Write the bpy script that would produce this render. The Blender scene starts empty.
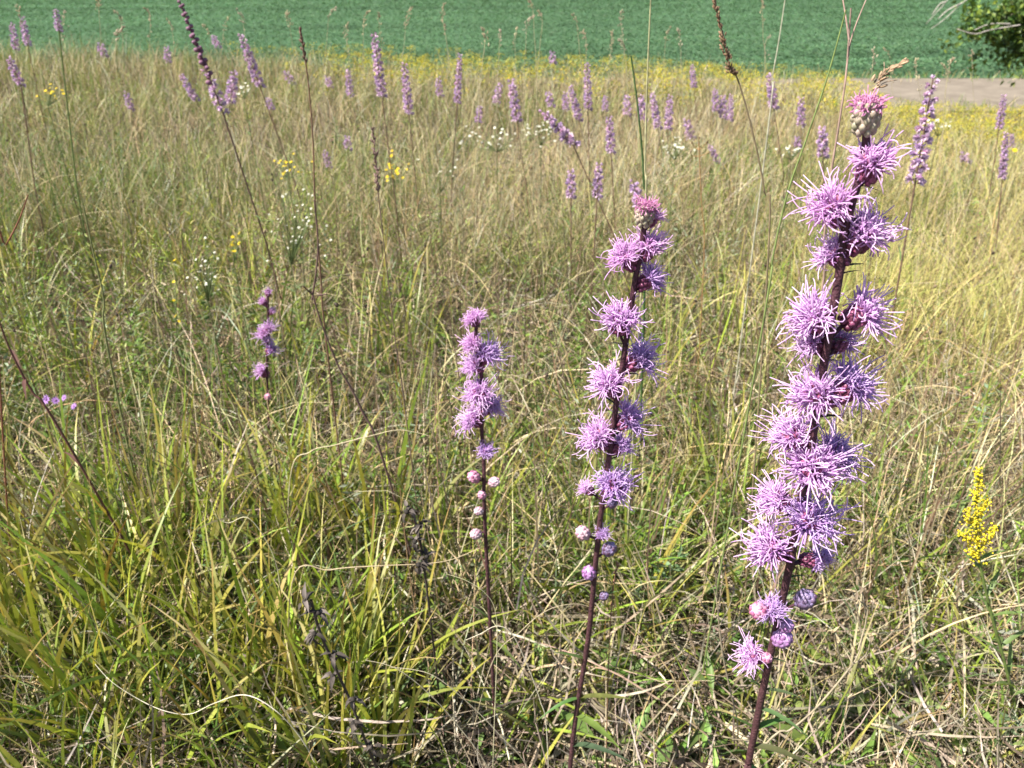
import bpy, math, random
import numpy as np
from mathutils import Vector, Matrix, Quaternion

random.seed(7)
RNG = np.random.default_rng(11)
R = math.radians
SC = bpy.context.scene
COL = SC.collection

# ------------------------------------------------------------------ camera, light
F = 780.0
PITCH = R(30)
CAMZ = 1.10
cam_d = bpy.data.cameras.new('camera')
cam = bpy.data.objects.new('camera', cam_d)
COL.objects.link(cam)
cam.location = (0, 0, CAMZ)
cam.rotation_euler = (R(90) - PITCH, 0, 0)
cam_d.sensor_width = 36
cam_d.lens = F * 36 / 1024
cam_d.clip_start = 0.02
cam_d.clip_end = 6000
cam_d.dof.use_dof = True
cam_d.dof.focus_distance = 0.62
cam_d.dof.aperture_fstop = 15
SC.camera = cam

SUN_EL = R(52)
w = bpy.data.worlds.new('World')
SC.world = w
w.use_nodes = True
nt = w.node_tree
sky = nt.nodes.new('ShaderNodeTexSky')
sky.sky_type = 'NISHITA'
sky.sun_disc = False
sky.sun_elevation = SUN_EL
SUN_AZ = R(250)
sky.sun_rotation = SUN_AZ
nt.links.new(sky.outputs[0], nt.nodes['Background'].inputs[0])
nt.nodes['Background'].inputs[1].default_value = 0.062
sd = bpy.data.lights.new('sun', 'SUN')
sd.energy = 5.0
sd.angle = R(0.5)
sd.color = (1, 0.95, 0.86)
so = bpy.data.objects.new('sun', sd)
COL.objects.link(so)
to_sun = Vector((math.sin(SUN_AZ) * math.cos(SUN_EL), math.cos(SUN_AZ) * math.cos(SUN_EL), math.sin(SUN_EL)))
so.rotation_euler = to_sun.to_track_quat('Z', 'Y').to_euler()
so.location = (0, 0, 30)
vs = SC.view_settings
vs.view_transform = 'Standard'
vs.look = 'None'
vs.exposure = 1.3
vs.gamma = 1
vs.use_curve_mapping = False
SC.cycles.max_bounces = 6
SC.cycles.transparent_max_bounces = 4


# ------------------------------------------------------------------ helpers
def P(px, py, D):
    """point of the photograph's pixel at distance D straight ahead (world Y)"""
    x = (px - 512) / F
    d = (py - 384) / F
    dy = math.cos(PITCH) - d * math.sin(PITCH)
    dz = -math.sin(PITCH) - d * math.cos(PITCH)
    t = D / dy
    return Vector((x * t, D, CAMZ + dz * t))


def px_size(py, D):
    d = (py - 384) / F
    return D / (math.cos(PITCH) - d * math.sin(PITCH)) / F


def smooth(t):
    t = np.clip(t, 0, 1)
    return t * t * (3 - 2 * t)


def terrain(x, y):
    x = np.asarray(x, float)
    y = np.asarray(y, float)
    z14 = np.interp(x * 14 / np.clip(y, 3.0, 14), [-14, -8.6, 5.6, 7.0, 10], [-.70, -.78, -1.36, -2.0, -2.12])
    z = z14 * np.clip((y - 0.9) / 13.1, 0, 1)
    t = smooth((y - 14) / 6.5)
    z = z * (1 - t) + (-3.0) * t
    bump = .02 * np.sin(x * 3.1 + y * 1.3) * np.sin(y * 2.3 - x) + .03 * np.sin(x * .9 + 2) * np.sin(y * .8 + 1)
    return z + bump * np.clip((y - 1) / 2, 0, 1) * (1 - t)


def tz(x, y):
    return float(terrain(x, y))


_ph = np.random.default_rng(5).uniform(0, 6.28, (8, 3))


def vnoise(x, y, s):
    """smooth value in 0..1 that drifts over about s metres"""
    v = 0
    for k in range(8):
        a = _ph[k, 0]
        fr = (0.6 + 0.25 * k) / s * 2.2
        v = v + np.sin((x * math.cos(a) + y * math.sin(a)) * fr + _ph[k, 1]) / (1 + .25 * k)
    return np.clip(.5 + v / 5.0, 0, 1)


class MB:
    """collects vertices, faces and a colour per vertex, links them as one mesh"""

    def __init__(s):
        s.v, s.f3, s.f4, s.c, s.n = [], [], [], [], 0

    def add(s, v, f, c):
        v = np.asarray(v, float).reshape(-1, 3)
        f = np.asarray(f, int)
        c = np.asarray(c, float)
        if c.ndim == 1:
            c = np.tile(c, (len(v), 1))
        (s.f4 if f.shape[1] == 4 else s.f3).append(f + s.n)
        s.v.append(v)
        s.c.append(c)
        s.n += len(v)

    def tube(s, pts, rad, col, n=6, cap=True, col2=None):
        pts = [Vector(p) for p in pts]
        m = len(pts)
        if not hasattr(rad, '__len__'):
            rad = [rad] * m
        vs_, cs_ = [], []
        up = Vector((.31, .87, .37))
        for i, p in enumerate(pts):
            t = (pts[min(i + 1, m - 1)] - pts[max(i - 1, 0)]).normalized()
            a = t.cross(up)
            if a.length < .05:
                a = t.cross(Vector((1, 0, 0)))
            a.normalize()
            b = t.cross(a)
            for k in range(n):
                th = 2 * math.pi * k / n
                vs_.append(p + (a * math.cos(th) + b * math.sin(th)) * rad[i])
                cs_.append(col if col2 is None else tuple(col[j] + (col2[j] - col[j]) * i / (m - 1) for j in range(3)))
        fs = []
        for i in range(m - 1):
            for k in range(n):
                k2 = (k + 1) % n
                fs.append((i * n + k, i * n + k2, (i + 1) * n + k2, (i + 1) * n + k))
        if cap:
            vs_.append(pts[-1] + (pts[-1] - pts[-2]).normalized() * rad[-1] * .6)
            cs_.append(cs_[-1])
            e = len(vs_) - 1
            base = s.n
            s.add(vs_, fs, cs_)
            s.f3.append(np.array([((m - 1) * n + k, (m - 1) * n + (k + 1) % n, e) for k in range(n)]) + base)
        else:
            s.add(vs_, fs, cs_)

    def ball(s, c, r, col, axis=(0, 0, 1), stretch=1.0, nu=8, nv=6, col2=None):
        q = Vector((0, 0, 1)).rotation_difference(Vector(axis))
        vs_, cs_, fs = [], [], []
        for i in range(nv + 1):
            ph = math.pi * i / nv
            for k in range(nu):
                th = 2 * math.pi * k / nu
                p = Vector((math.sin(ph) * math.cos(th) * r, math.sin(ph) * math.sin(th) * r, -math.cos(ph) * r * stretch))
                vs_.append(Vector(c) + q @ p)
                cs_.append(col if col2 is None else tuple(col[j] + (col2[j] - col[j]) * i / nv for j in range(3)))
        for i in range(nv):
            for k in range(nu):
                k2 = (k + 1) % nu
                fs.append((i * nu + k, i * nu + k2, (i + 1) * nu + k2, (i + 1) * nu + k))
        s.add(vs_, fs, cs_)

    def leaf(s, p, d, ln, wd, col, up=(0, 0, 1), droop=.3, fold=.25, segs=4):
        """a lance-shaped folded leaf from p along d"""
        d = Vector(d).normalized()
        side = d.cross(Vector(up))
        if side.length < .05:
            side = d.cross(Vector((1, 0, 0)))
        side.normalize()
        nrm = side.cross(d)
        vs_, fs = [], []
        for i in range(segs + 1):
            t = i / segs
            wv = wd * .5 * (math.sin(math.pi * (.12 + .88 * t) ** .8) if t < 1 else 0.0) + wd * .02
            c = Vector(p) + d * ln * t - nrm * droop * ln * t * t
            vs_ += [c - side * wv + nrm * fold * wv, c, c + side * wv + nrm * fold * wv]
        for i in range(segs):
            a = i * 3
            fs += [(a, a + 1, a + 4, a + 3), (a + 1, a + 2, a + 5, a + 4)]
        s.add(vs_, fs, col)

    def build(s, name, mat, parent=None, loc=(0, 0, 0), smooth_=True):
        me = bpy.data.meshes.new(name)
        v = np.concatenate(s.v)
        c = np.concatenate(s.c)
        f3 = np.concatenate(s.f3) if s.f3 else np.zeros((0, 3), int)
        f4 = np.concatenate(s.f4) if s.f4 else np.zeros((0, 4), int)
        me.vertices.add(len(v))
        me.vertices.foreach_set('co', v.astype(np.float32).ravel())
        me.loops.add(f3.size + f4.size)
        me.loops.foreach_set('vertex_index', np.concatenate([f3.ravel(), f4.ravel()]).astype(np.int32))
        me.polygons.add(len(f3) + len(f4))
        st = np.concatenate([np.arange(len(f3)) * 3, f3.size + np.arange(len(f4)) * 4]).astype(np.int32)
        me.polygons.foreach_set('loop_start', st)
        if smooth_:
            me.polygons.foreach_set('use_smooth', np.ones(len(st), bool))
        me.update(calc_edges=True)
        at = me.color_attributes.new('tint', 'FLOAT_COLOR', 'POINT')
        cc = np.ones((len(v), 4), np.float32)
        cc[:, :3] = c
        at.data.foreach_set('color', cc.ravel())
        me.materials.append(mat)
        o = bpy.data.objects.new(name, me)
        COL.objects.link(o)
        o.location = loc
        if parent:
            o.parent = parent
        return o


def tag(o, label=None, cat=None, group=None, kind=None):
    if label: o['label'] = label
    if cat: o['category'] = cat
    if group: o['group'] = group
    if kind: o['kind'] = kind
    return o


def thing(name, label, cat, loc, group=None):
    o = bpy.data.objects.new(name, None)
    COL.objects.link(o)
    o.location = loc
    o.empty_display_size = .05
    return tag(o, label, cat, group)


# ------------------------------------------------------------------ materials
def mat_tint(name, rough=.55, spec=.3, transl=0.0, noise=0.25, scale=60, tl_gain=(1, 1, 1), bump=0.0, bscale=200):
    m = bpy.data.materials.new(name)
    m.use_nodes = True
    t = m.node_tree
    bs = t.nodes['Principled BSDF']
    out = t.nodes['Material Output']
    a = t.nodes.new('ShaderNodeAttribute')
    a.attribute_name = 'tint'
    tc = t.nodes.new('ShaderNodeTexCoord')
    nz = t.nodes.new('ShaderNodeTexNoise')
    nz.inputs['Scale'].default_value = scale
    nz.inputs['Detail'].default_value = 3
    t.links.new(tc.outputs['Object'], nz.inputs['Vector'])
    mr = t.nodes.new('ShaderNodeMapRange')
    mr.inputs['From Min'].default_value = .3
    mr.inputs['From Max'].default_value = .7
    mr.inputs['To Min'].default_value = 1 - noise
    mr.inputs['To Max'].default_value = 1 + noise
    t.links.new(nz.outputs['Fac'], mr.inputs['Value'])
    mul = t.nodes.new('ShaderNodeVectorMath')
    mul.operation = 'SCALE'
    t.links.new(a.outputs['Color'], mul.inputs[0])
    t.links.new(mr.outputs[0], mul.inputs['Scale'])
    t.links.new(mul.outputs[0], bs.inputs['Base Color'])
    bs.inputs['Roughness'].default_value = rough
    bs.inputs['Specular IOR Level'].default_value = spec
    if bump:
        n2 = t.nodes.new('ShaderNodeTexNoise')
        n2.inputs['Scale'].default_value = bscale
        t.links.new(tc.outputs['Object'], n2.inputs['Vector'])
        bp = t.nodes.new('ShaderNodeBump')
        bp.inputs['Strength'].default_value = bump
        bp.inputs['Distance'].default_value = .002
        t.links.new(n2.outputs['Fac'], bp.inputs['Height'])
        t.links.new(bp.outputs[0], bs.inputs['Normal'])
    if transl > 0:
        tr = t.nodes.new('ShaderNodeBsdfTranslucent')
        g = t.nodes.new('ShaderNodeVectorMath')
        g.operation = 'MULTIPLY'
        g.inputs[1].default_value = tl_gain
        t.links.new(mul.outputs[0], g.inputs[0])
        t.links.new(g.outputs[0], tr.inputs['Color'])
        mx = t.nodes.new('ShaderNodeMixShader')
        mx.inputs[0].default_value = transl
        t.links.new(bs.outputs[0], mx.inputs[1])
        t.links.new(tr.outputs[0], mx.inputs[2])
        t.links.new(mx.outputs[0], out.inputs['Surface'])
    return m


M_GRASS = mat_tint('grass_blade', .42, .4, .26, .22, 30, (1.3, 1.3, .7))
M_STRAW = mat_tint('dry_straw', .6, .3, .2, .25, 40)
M_LITTER = mat_tint('dead_litter', .8, .15, .08, .35, 60)
M_LEAF = mat_tint('herb_leaf', .5, .3, .28, .25, 80, (1.2, 1.3, .6))
M_STEM = mat_tint('purple_stem', .55, .25, 0, .45, 260, bump=.6, bscale=500)
M_WEED = mat_tint('weed_stem', .65, .2, 0, .3, 120)
M_INV = mat_tint('involucre_scale', .4, .4, .06, .25, 500)
M_FLOR = mat_tint('lavender_floret', .55, .2, .42, .12, 300, (1.05, .95, 1.1))
M_SPIKE = mat_tint('far_lavender_floret', .6, .2, .2, .2, 60)
M_YEL = mat_tint('yellow_floret', .6, .2, .2, .2, 200)
M_WHITE = mat_tint('white_ray', .6, .2, .25, .06, 200)
M_CROP = mat_tint('crop_leaf', .8, .1, .2, .25, 1.5, (1, 1.2, .7))
M_TREE = mat_tint('oak_leaf', .45, .4, .25, .2, 8, (1.2, 1.3, .5))
M_BARK = mat_tint('bark', .85, .15, 0, .4, 12)


def ground_mat(name, c1, c2, c3, sc, bump=.5):
    m = bpy.data.materials.new(name)
    m.use_nodes = True
    t = m.node_tree
    bs = t.nodes['Principled BSDF']
    bs.inputs['Roughness'].default_value = .95
    bs.inputs['Specular IOR Level'].default_value = .1
    tc = t.nodes.new('ShaderNodeTexCoord')
    n1 = t.nodes.new('ShaderNodeTexNoise')
    n1.inputs['Scale'].default_value = sc
    n1.inputs['Detail'].default_value = 8
    n1.inputs['Roughness'].default_value = .7
    t.links.new(tc.outputs['Object'], n1.inputs['Vector'])
    cr = t.nodes.new('ShaderNodeValToRGB')
    e = cr.color_ramp.elements
    e[0].position, e[0].color = .32, (*c1, 1)
    e[1].position, e[1].color = .68, (*c3, 1)
    x = e.new(.5)
    x.color = (*c2, 1)
    t.links.new(n1.outputs['Fac'], cr.inputs['Fac'])
    t.links.new(cr.outputs[0], bs.inputs['Base Color'])
    bp = t.nodes.new('ShaderNodeBump')
    bp.inputs['Strength'].default_value = bump
    bp.inputs['Distance'].default_value = .03
    t.links.new(n1.outputs['Fac'], bp.inputs['Height'])
    t.links.new(bp.outputs[0], bs.inputs['Normal'])
    return m


# ------------------------------------------------------------------ the ground
def sheet(name, xs, ys, mat, dz=0.0):
    X, Y = np.meshgrid(xs, ys)
    Z = terrain(X, Y) + dz
    v = np.stack([X, Y, Z], -1).reshape(-1, 3)
    nx, ny = len(xs), len(ys)
    i, j = np.meshgrid(np.arange(nx - 1), np.arange(ny - 1))
    a = (j * nx + i).ravel()
    f = np.stack([a, a + 1, a + nx + 1, a + nx], -1)
    mb = MB()
    mb.add(v, f, (.2, .2, .2))
    return tag(mb.build(name, mat), kind='structure')


gx = np.concatenate([[-3000, -800, -200, -60], np.arange(-24, 24.1, .3), [60, 200, 800, 3000]])
gy = np.concatenate([[-3000, -300, -40, -5], np.arange(-1, 22, .22), [24, 28, 40, 80, 200, 800, 3000]])
sheet('ground', gx, gy, ground_mat('meadow_soil', (.028, .021, .014), (.075, .058, .038), (.16, .125, .08), 14))
sheet('crop_field', np.array([-900, -100, 0, 100, 900.]), np.array([27, 40, 80, 200, 900.]),
      ground_mat('crop_ground', (.055, .11, .055), (.065, .125, .062), (.075, .14, .072), 1.2), .03)
sheet('dirt_track', np.array([-60, 0, 8.5, 12, 20, 60.]), np.array([21.5, 23, 25, 26.9]),
      ground_mat('bare_dirt', (.15, .125, .10), (.19, .16, .128), (.235, .20, .16), 1.6, .3), .035)


# ------------------------------------------------------------------ grass
def ribbons(mb, base, az, length, width, lean, curve, segs, c0, c1, twist=None, wob=None):
    """curved tapering blades: leaning from the vertical by lean, bending by curve along their length"""
    n = len(base)
    if twist is None:
        twist = RNG.uniform(-.8, .8, n)
    if wob is None:
        wob = RNG.normal(0, .25, n)
    T = np.linspace(0, 1, segs + 1)
    pos = base.copy()
    rows, cols = [], []
    for i, t in enumerate(T):
        th = lean + curve * t ** 1.4
        a2 = az + wob * t * 2
        hd = np.stack([np.cos(a2), np.sin(a2), np.zeros(n)], -1)
        dr = hd * np.sin(th)[:, None]
        dr[:, 2] = np.cos(th)
        if i:
            pos = pos + dr * (length / segs)[:, None]
        side = np.stack([-np.sin(a2), np.cos(a2), np.zeros(n)], -1)
        nrm = np.cross(side, dr)
        tw = twist * (1 + t)
        sd_ = side * np.cos(tw)[:, None] + nrm * np.sin(tw)[:, None]
        wv = width * .5 * (1 - t ** 2.2) * (.7 + .6 * min(t * 3, 1) * .5)
        wv = wv + width * .03
        rows.append(np.stack([pos - sd_ * wv[:, None], pos + sd_ * wv[:, None]], 1))
        c = c0 + (c1 - c0) * (t ** 1.5)
        cols.append(np.stack([c, c], 1))
    v = np.stack(rows, 1).reshape(-1, 3)
    c = np.stack(cols, 1).reshape(-1, 3)
    k = np.arange(n)[:, None] * (2 * (segs + 1)) + np.arange(segs)[None, :] * 2
    k = k.ravel()
    f = np.stack([k, k + 1, k + 3, k + 2], -1)
    mb.add(v, f, c)


def scatter(n, y0, y1, p=1.3, margin=.55):
    """points on the meadow, thicker near the viewer"""
    u = RNG.random(n)
    q = 1 - p if abs(1 - p) > 1e-3 else .02
    y = (y0 ** q + u * (y1 ** q - y0 ** q)) ** (1 / q)
    half = .62 * (y * .9 + .45) + margin
    x = RNG.uniform(-1, 1, n) * half * 1.12
    return x, y


def palette(n, cols, wts, jit=.18):
    cols = np.array(cols)
    wts = np.array(wts, float)
    i = RNG.choice(len(cols), n, p=wts / wts.sum())
    c = cols[i] * np.exp(RNG.normal(0, jit, (n, 1))) * np.exp(RNG.normal(0, .06, (n, 3)))
    return np.clip(c, .01, .85)


GREENS = [(.085, .15, .03), (.14, .20, .035), (.22, .27, .04), (.07, .12, .045), (.13, .18, .085)]
STRAWS = [(.46, .37, .19), (.55, .46, .27), (.36, .27, .14), (.40, .36, .27), (.25, .17, .09)]
DEADS = [(.28, .225, .165), (.19, .145, .10), (.40, .345, .275), (.11, .08, .055), (.40, .33, .23)]
GOLD = [(.50, .43, .14), (.38, .36, .10)]


def greenness(x, y):
    sx = x / (y + .5)
    g = .54 - .44 * sx + (vnoise(x, y, 1.3) - .5) * .8 + (vnoise(x + 7, y - 3, .4) - .5) * .35
    g = g + .03 * smooth((y - 3) / 6) + .16 * smooth((sx) / .3) * (1 - smooth((y - 1.3) / .8))
    return np.clip(g, .06, .92)


def place(x, y):
    return np.stack([x, y, terrain(x, y) - .005], -1)


def tuft_xy(n, y0, y1, p, per, rad):
    m = max(1, n // per)
    cx, cy = scatter(m, y0, y1, p)
    i = RNG.integers(0, m, n)
    a = RNG.uniform(0, 6.283, n)
    r = np.sqrt(RNG.random(n)) * rad * (.5 + .8 * RNG.random(m)[i])
    return cx[i] + np.cos(a) * r, cy[i] + np.sin(a) * r, a, i


# a corridor in front of the three near flower stalks where only short grass grows
def low_zone(x, y):
    return (y < .95) & (x > -.16) & (x < .34)


g_mb, s_mb, l_mb = MB(), MB(), MB()
# litter on the ground
n = 27000
x, y = scatter(n, .42, 7, 1.5)
b = place(x, y)
b[:, 2] += np.abs(RNG.normal(0, .05, n)) + .004
ribbons(l_mb, b, RNG.uniform(0, 6.283, n), RNG.uniform(.06, .3, n), RNG.uniform(.0012, .005, n) * np.maximum(1, y / 2) ** .6,
        RNG.uniform(1.0, 1.75, n), RNG.normal(0, .7, n), 4, palette(n, DEADS, [3, 3, 3, 3, 2]), palette(n, DEADS, [3, 3, 3, 2, 3]),
        RNG.uniform(-1.5, 1.5, n), RNG.normal(0, .5, n))


def grass_layer(mb, n, y0, y1, p, kind, lmin, lmax, wmin, wmax, segs, lean_s, curve_m, curve_s, tuft=0, rad=.05):
    if tuft:
        x, y, az, ti = tuft_xy(n, y0, y1, p, tuft, rad)
    else:
        x, y = scatter(n, y0, y1, p)
        az = RNG.uniform(0, 6.283, n)
    g = greenness(x, y)
    k = RNG.random(n)
    keep = (k < g) if kind == 'green' else (k < 1.05 - .75 * g)
    x, y, az = x[keep], y[keep], az[keep]
    m = len(x)
    ln = RNG.uniform(lmin, lmax, m) * (.7 + .6 * vnoise(x * 1.3 + 4, y, .9))
    lz = low_zone(x, y)
    ln[lz] *= .5
    ln *= .55 + .45 * smooth((y - .75) / .5)
    wd = RNG.uniform(wmin, wmax, m) * np.maximum(1, y / 2.6) ** .62
    lean = np.abs(RNG.normal(0, lean_s, m)) + .03
    cv = np.abs(RNG.normal(curve_m, curve_s, m))
    if kind == 'green':
        c0 = palette(m, GREENS, [3, 3, 2, 2, 1.3])
        far = smooth((y - 4) / 7)[:, None]
        c0 = c0 * (1 - .35 * far) + np.array([.24, .235, .06]) * .35 * far
        tipc = palette(m, GREENS + STRAWS[:3] + [(.26, .15, .06)], [2, 3, 3, 1, 1, 1.2, .8, 1, .3])
    else:
        c0 = palette(m, STRAWS, [3, 2.4, 2, 2, 1.2])
        gold = smooth((x / (y + .5) - .18) / .3) * smooth((y - 1.2) / 1.0) * (.35 + .65 * vnoise(x, y + 3, .8))
        gk = RNG.random(m) < gold * .6
        c0[gk] = palette(int(gk.sum()), GOLD, [1, 1])
        tipc = c0 * np.exp(RNG.normal(0.05, .15, (m, 1)))
    ribbons(mb, place(x, y), az, ln, wd, lean, cv, segs, c0, np.clip(tipc, 0, .85))


# near
grass_layer(g_mb, 9000, .55, 3.2, 1.35, 'green', .16, .46, .0028, .0062, 7, .28, .7, .4, 14, .05)
grass_layer(g_mb, 11500, .5, 3.5, 1.2, 'green', .10, .36, .0012, .0028, 6, .35, .7, .5)
grass_layer(s_mb, 12500, .5, 3.5, 1.2, 'straw', .14, .46, .0009, .0023, 6, .45, .9, .6)
grass_layer(s_mb, 7000, .6, 3.5, 1.2, 'straw', .2, .5, .0012, .0028, 6, .3, .8, .6, 16, .05)
# middle
grass_layer(s_mb, 5000, 1.2, 6.5, 1.0, 'straw', .3, .62, .0014, .0024, 8, .35, 1.5, .5)
grass_layer(g_mb, 26000, 3.0, 8.2, 1.2, 'green', .18, .46, .0018, .0036, 4, .3, .6, .4, 12, .09)
grass_layer(s_mb, 34000, 3.0, 8.2, 1.2, 'straw', .22, .55, .0011, .0024, 4, .3, .6, .5, 14, .10)
# far
grass_layer(g_mb, 24000, 7.8, 19.5, 0.9, 'green', .2, .48, .0022, .004, 3, .25, .5, .4, 12, .14)
grass_layer(s_mb, 34000, 7.8, 19.5, 0.9, 'straw', .25, .58, .0014, .0026, 3, .25, .5, .4, 12, .14)



def placed_tufts(mb, spots, per, rad, lmin, lmax, wmin, wmax, cols, wts, lean_s=.22, cm=.55, cs=.4, tips=None):
    # tufts standing where the photograph shows a stronger clump
    for (X, Y, k) in spots:
        n = int(per * k)
        a = RNG.uniform(0, 6.283, n)
        r = np.sqrt(RNG.random(n)) * rad
        x, y = X + np.cos(a) * r, Y + np.sin(a) * r
        c0 = palette(n, cols, wts, .15)
        c1 = palette(n, tips or cols, None if False else [1] * len(tips or cols), .15)
        ribbons(mb, place(x, y), a, RNG.uniform(lmin, lmax, n), RNG.uniform(wmin, wmax, n), np.abs(RNG.normal(0, lean_s, n)) + .04,
                np.abs(RNG.normal(cm, cs, n)), 8, c0, c1, RNG.uniform(-.7, .7, n))


YG = [(.24, .33, .04), (.31, .37, .045), (.17, .26, .035), (.13, .21, .06), (.40, .37, .06)]
TIP = [(.30, .30, .05), (.20, .27, .04), (.38, .29, .09), (.24, .13, .06), (.45, .38, .2)]
sp_ = [(RNG.uniform(-.9, -.24), RNG.uniform(.76, 1.3), RNG.uniform(.5, 1.2)) for _ in range(48)]
placed_tufts(g_mb, sp_, 13, .05, .22, .46, .006, .0105, YG, [3, 3.5, 2, 1.5, 1.5], .16, .45, .35, tips=TIP)
sp_ = [(RNG.uniform(-.34, .7), RNG.uniform(.95, 1.9), RNG.uniform(.4, 1)) for _ in range(36)]
placed_tufts(g_mb, sp_, 14, .05, .16, .36, .0035, .007, YG, [3, 3, 3, 2, 1], tips=TIP)
sp_ = [(RNG.uniform(.05, .45), RNG.uniform(.98, 1.25), .8) for _ in range(9)]
placed_tufts(g_mb, sp_, 12, .05, .14, .3, .004, .008, YG[:3] + [(.16, .26, .04)], [2, 2, 2, 3], .5, .9, .4)
sp_ = [(RNG.uniform(-2.2, -.2), RNG.uniform(1.6, 3.2), RNG.uniform(.4, 1)) for _ in range(44)] + [(RNG.uniform(.2, 1.4), RNG.uniform(1.5, 2.6), RNG.uniform(.4, 1)) for _ in range(22)]
placed_tufts(g_mb, sp_, 18, .06, .22, .46, .004, .008, YG + [(.09, .16, .06)], [2, 2, 3, 3, 1, 2], tips=TIP)
sp_ = [(RNG.uniform(-.66, -.16), RNG.uniform(.60, .86), RNG.uniform(.5, 1)) for _ in range(48)]
placed_tufts(g_mb, sp_, 11, .045, .18, .38, .005, .0095, YG, [3, 3.5, 2, 1.5, 1.5], .18, .5, .35, tips=TIP)
sp_ = [(RNG.uniform(-.25, .85), RNG.uniform(.64, 1.7), RNG.uniform(.5, 1)) for _ in range(40)]
placed_tufts(s_mb, sp_, 16, .05, .12, .34, .0014, .0042, STRAWS, [3, 3, 2, 2, 1], .3, .7, .4)
sp_ = [(RNG.uniform(-.1, .8), RNG.uniform(.64, 1.5), RNG.uniform(.5, 1)) for _ in range(130)]
placed_tufts(g_mb, sp_, 11, .05, .11, .27, .003, .007, YG[:4] + [(.14, .22, .05)], [3, 3, 2, 2, 2], .35, .7, .4, tips=TIP)
# weeds along the verges of the track
n = 1800
y = np.where(RNG.random(n) < .6, RNG.normal(21.4, .5, n), RNG.normal(26.9, .35, n))
x = RNG.uniform(4, 22, n)
b = np.stack([x, y, np.full(n, -3.0)], -1)
ribbons(g_mb, b, RNG.uniform(0, 6.283, n), RNG.uniform(.15, .5, n), RNG.uniform(.012, .022, n), np.abs(RNG.normal(0, .3, n)), np.full(n, .5), 3, palette(n, GREENS + STRAWS[:2], [2, 2, 2, 1, 1, 1, 1]), palette(n, GREENS + STRAWS[:2], [2, 2, 2, 1, 1, 1, 1]))
# golden bushy clumps on the right
sp_ = [(RNG.uniform(1.0, 2.0), RNG.uniform(1.9, 3.0), RNG.uniform(.6, 1.2)) for _ in range(26)]
placed_tufts(s_mb, sp_, 70, .10, .3, .55, .0016, .003, GOLD + [(.42, .36, .16), (.30, .32, .08)], [3, 2, 2, 2], .3, .7, .4)
# brown upright dead stems of last year's herbs
n = 3000
x, y = scatter(n, .95, 12, .9)
bc = palette(n, [(.16, .10, .065), (.22, .14, .09), (.12, .09, .06), (.28, .20, .13)], [3, 3, 2, 2])
ribbons(s_mb, place(x, y), RNG.uniform(0, 6.283, n), RNG.uniform(.25, .58, n), RNG.uniform(.0022, .0038, n) * np.maximum(1, y / 3.5) ** .5, np.abs(RNG.normal(0, .16, n)), RNG.normal(0, .12, n), 4, bc, bc * .9)
hn = 600
hx, hy = scatter(hn, 1.3, 9, 1.0)
hz = terrain(hx, hy) + RNG.uniform(.18, .5, hn)
for q in range(hn):
    s_mb.ball((hx[q], hy[q], hz[q]), RNG.uniform(.002, .0045) * max(1, hy[q] / 4) ** .4, (.06, .042, .03) if q % 3 else (.30, .22, .13), axis=(RNG.normal(0, .3), RNG.normal(0, .3), 1), stretch=1.5, nu=5, nv=4)
ribbons(s_mb, np.stack([hx, hy, terrain(hx, hy)], -1), np.zeros(hn), hz - terrain(hx, hy), np.full(hn, .002) * np.maximum(1, hy / 3.5) ** .5, np.zeros(hn), np.zeros(hn), 2, np.tile((.16, .10, .06), (hn, 1)), np.tile((.14, .09, .06), (hn, 1)), wob=np.zeros(hn))
# broad dead blades lying in the litter
n = 5200
x, y = scatter(n, .6, 3, 1.4)
b = place(x, y)
b[:, 2] += np.abs(RNG.normal(0, .035, n)) + .008
ribbons(l_mb, b, RNG.uniform(0, 6.283, n), RNG.uniform(.05, .2, n), RNG.uniform(.004, .010, n), RNG.uniform(1.2, 1.7, n), RNG.normal(0, .6, n), 4,
        palette(n, DEADS, [3, 2, 3, 3, 2], .3), palette(n, DEADS, [3, 2, 3, 3, 2], .3), RNG.uniform(-1.5, 1.5, n), RNG.normal(0, .5, n))

tag(g_mb.build('grass', M_GRASS), 'green grass blades growing all over the meadow', 'grass', kind='stuff')
tag(s_mb.build('dry_grass', M_STRAW), 'straw coloured dry grass standing and arching all over the meadow', 'dry grass', kind='stuff')
tag(l_mb.build('ground_litter', M_LITTER), 'matted dead grey brown grass litter lying on the meadow soil', 'litter', kind='stuff')


# leafy ground cover between the grasses
def leaf_cloud(mb, c, d, ln, wd, col, flat=0):
    """many small four-sided leaves, folded along the middle"""
    n = len(c)
    d = d / np.linalg.norm(d, axis=1)[:, None]
    rv = RNG.normal(0, 1, (n, 3)) if not flat else np.array([0, 0, 1.0]) + RNG.normal(0, flat, (n, 3))
    s_ = np.cross(d, rv)
    s_ /= np.linalg.norm(s_, axis=1)[:, None] + 1e-9
    nr = np.cross(s_, d)
    L, W = ln[:, None], wd[:, None]
    v = np.stack([c, c + d * L * .45 - s_ * W * .5 + nr * W * .15, c + d * L - nr * L * .12, c + d * L * .45 + s_ * W * .5 + nr * W * .15], 1)
    k = np.arange(n) * 4
    mb.add(v.reshape(-1, 3), np.concatenate([np.stack([k, k + 1, k + 2], -1), np.stack([k, k + 2, k + 3], -1)]), np.repeat(col, 4, 0))


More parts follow.
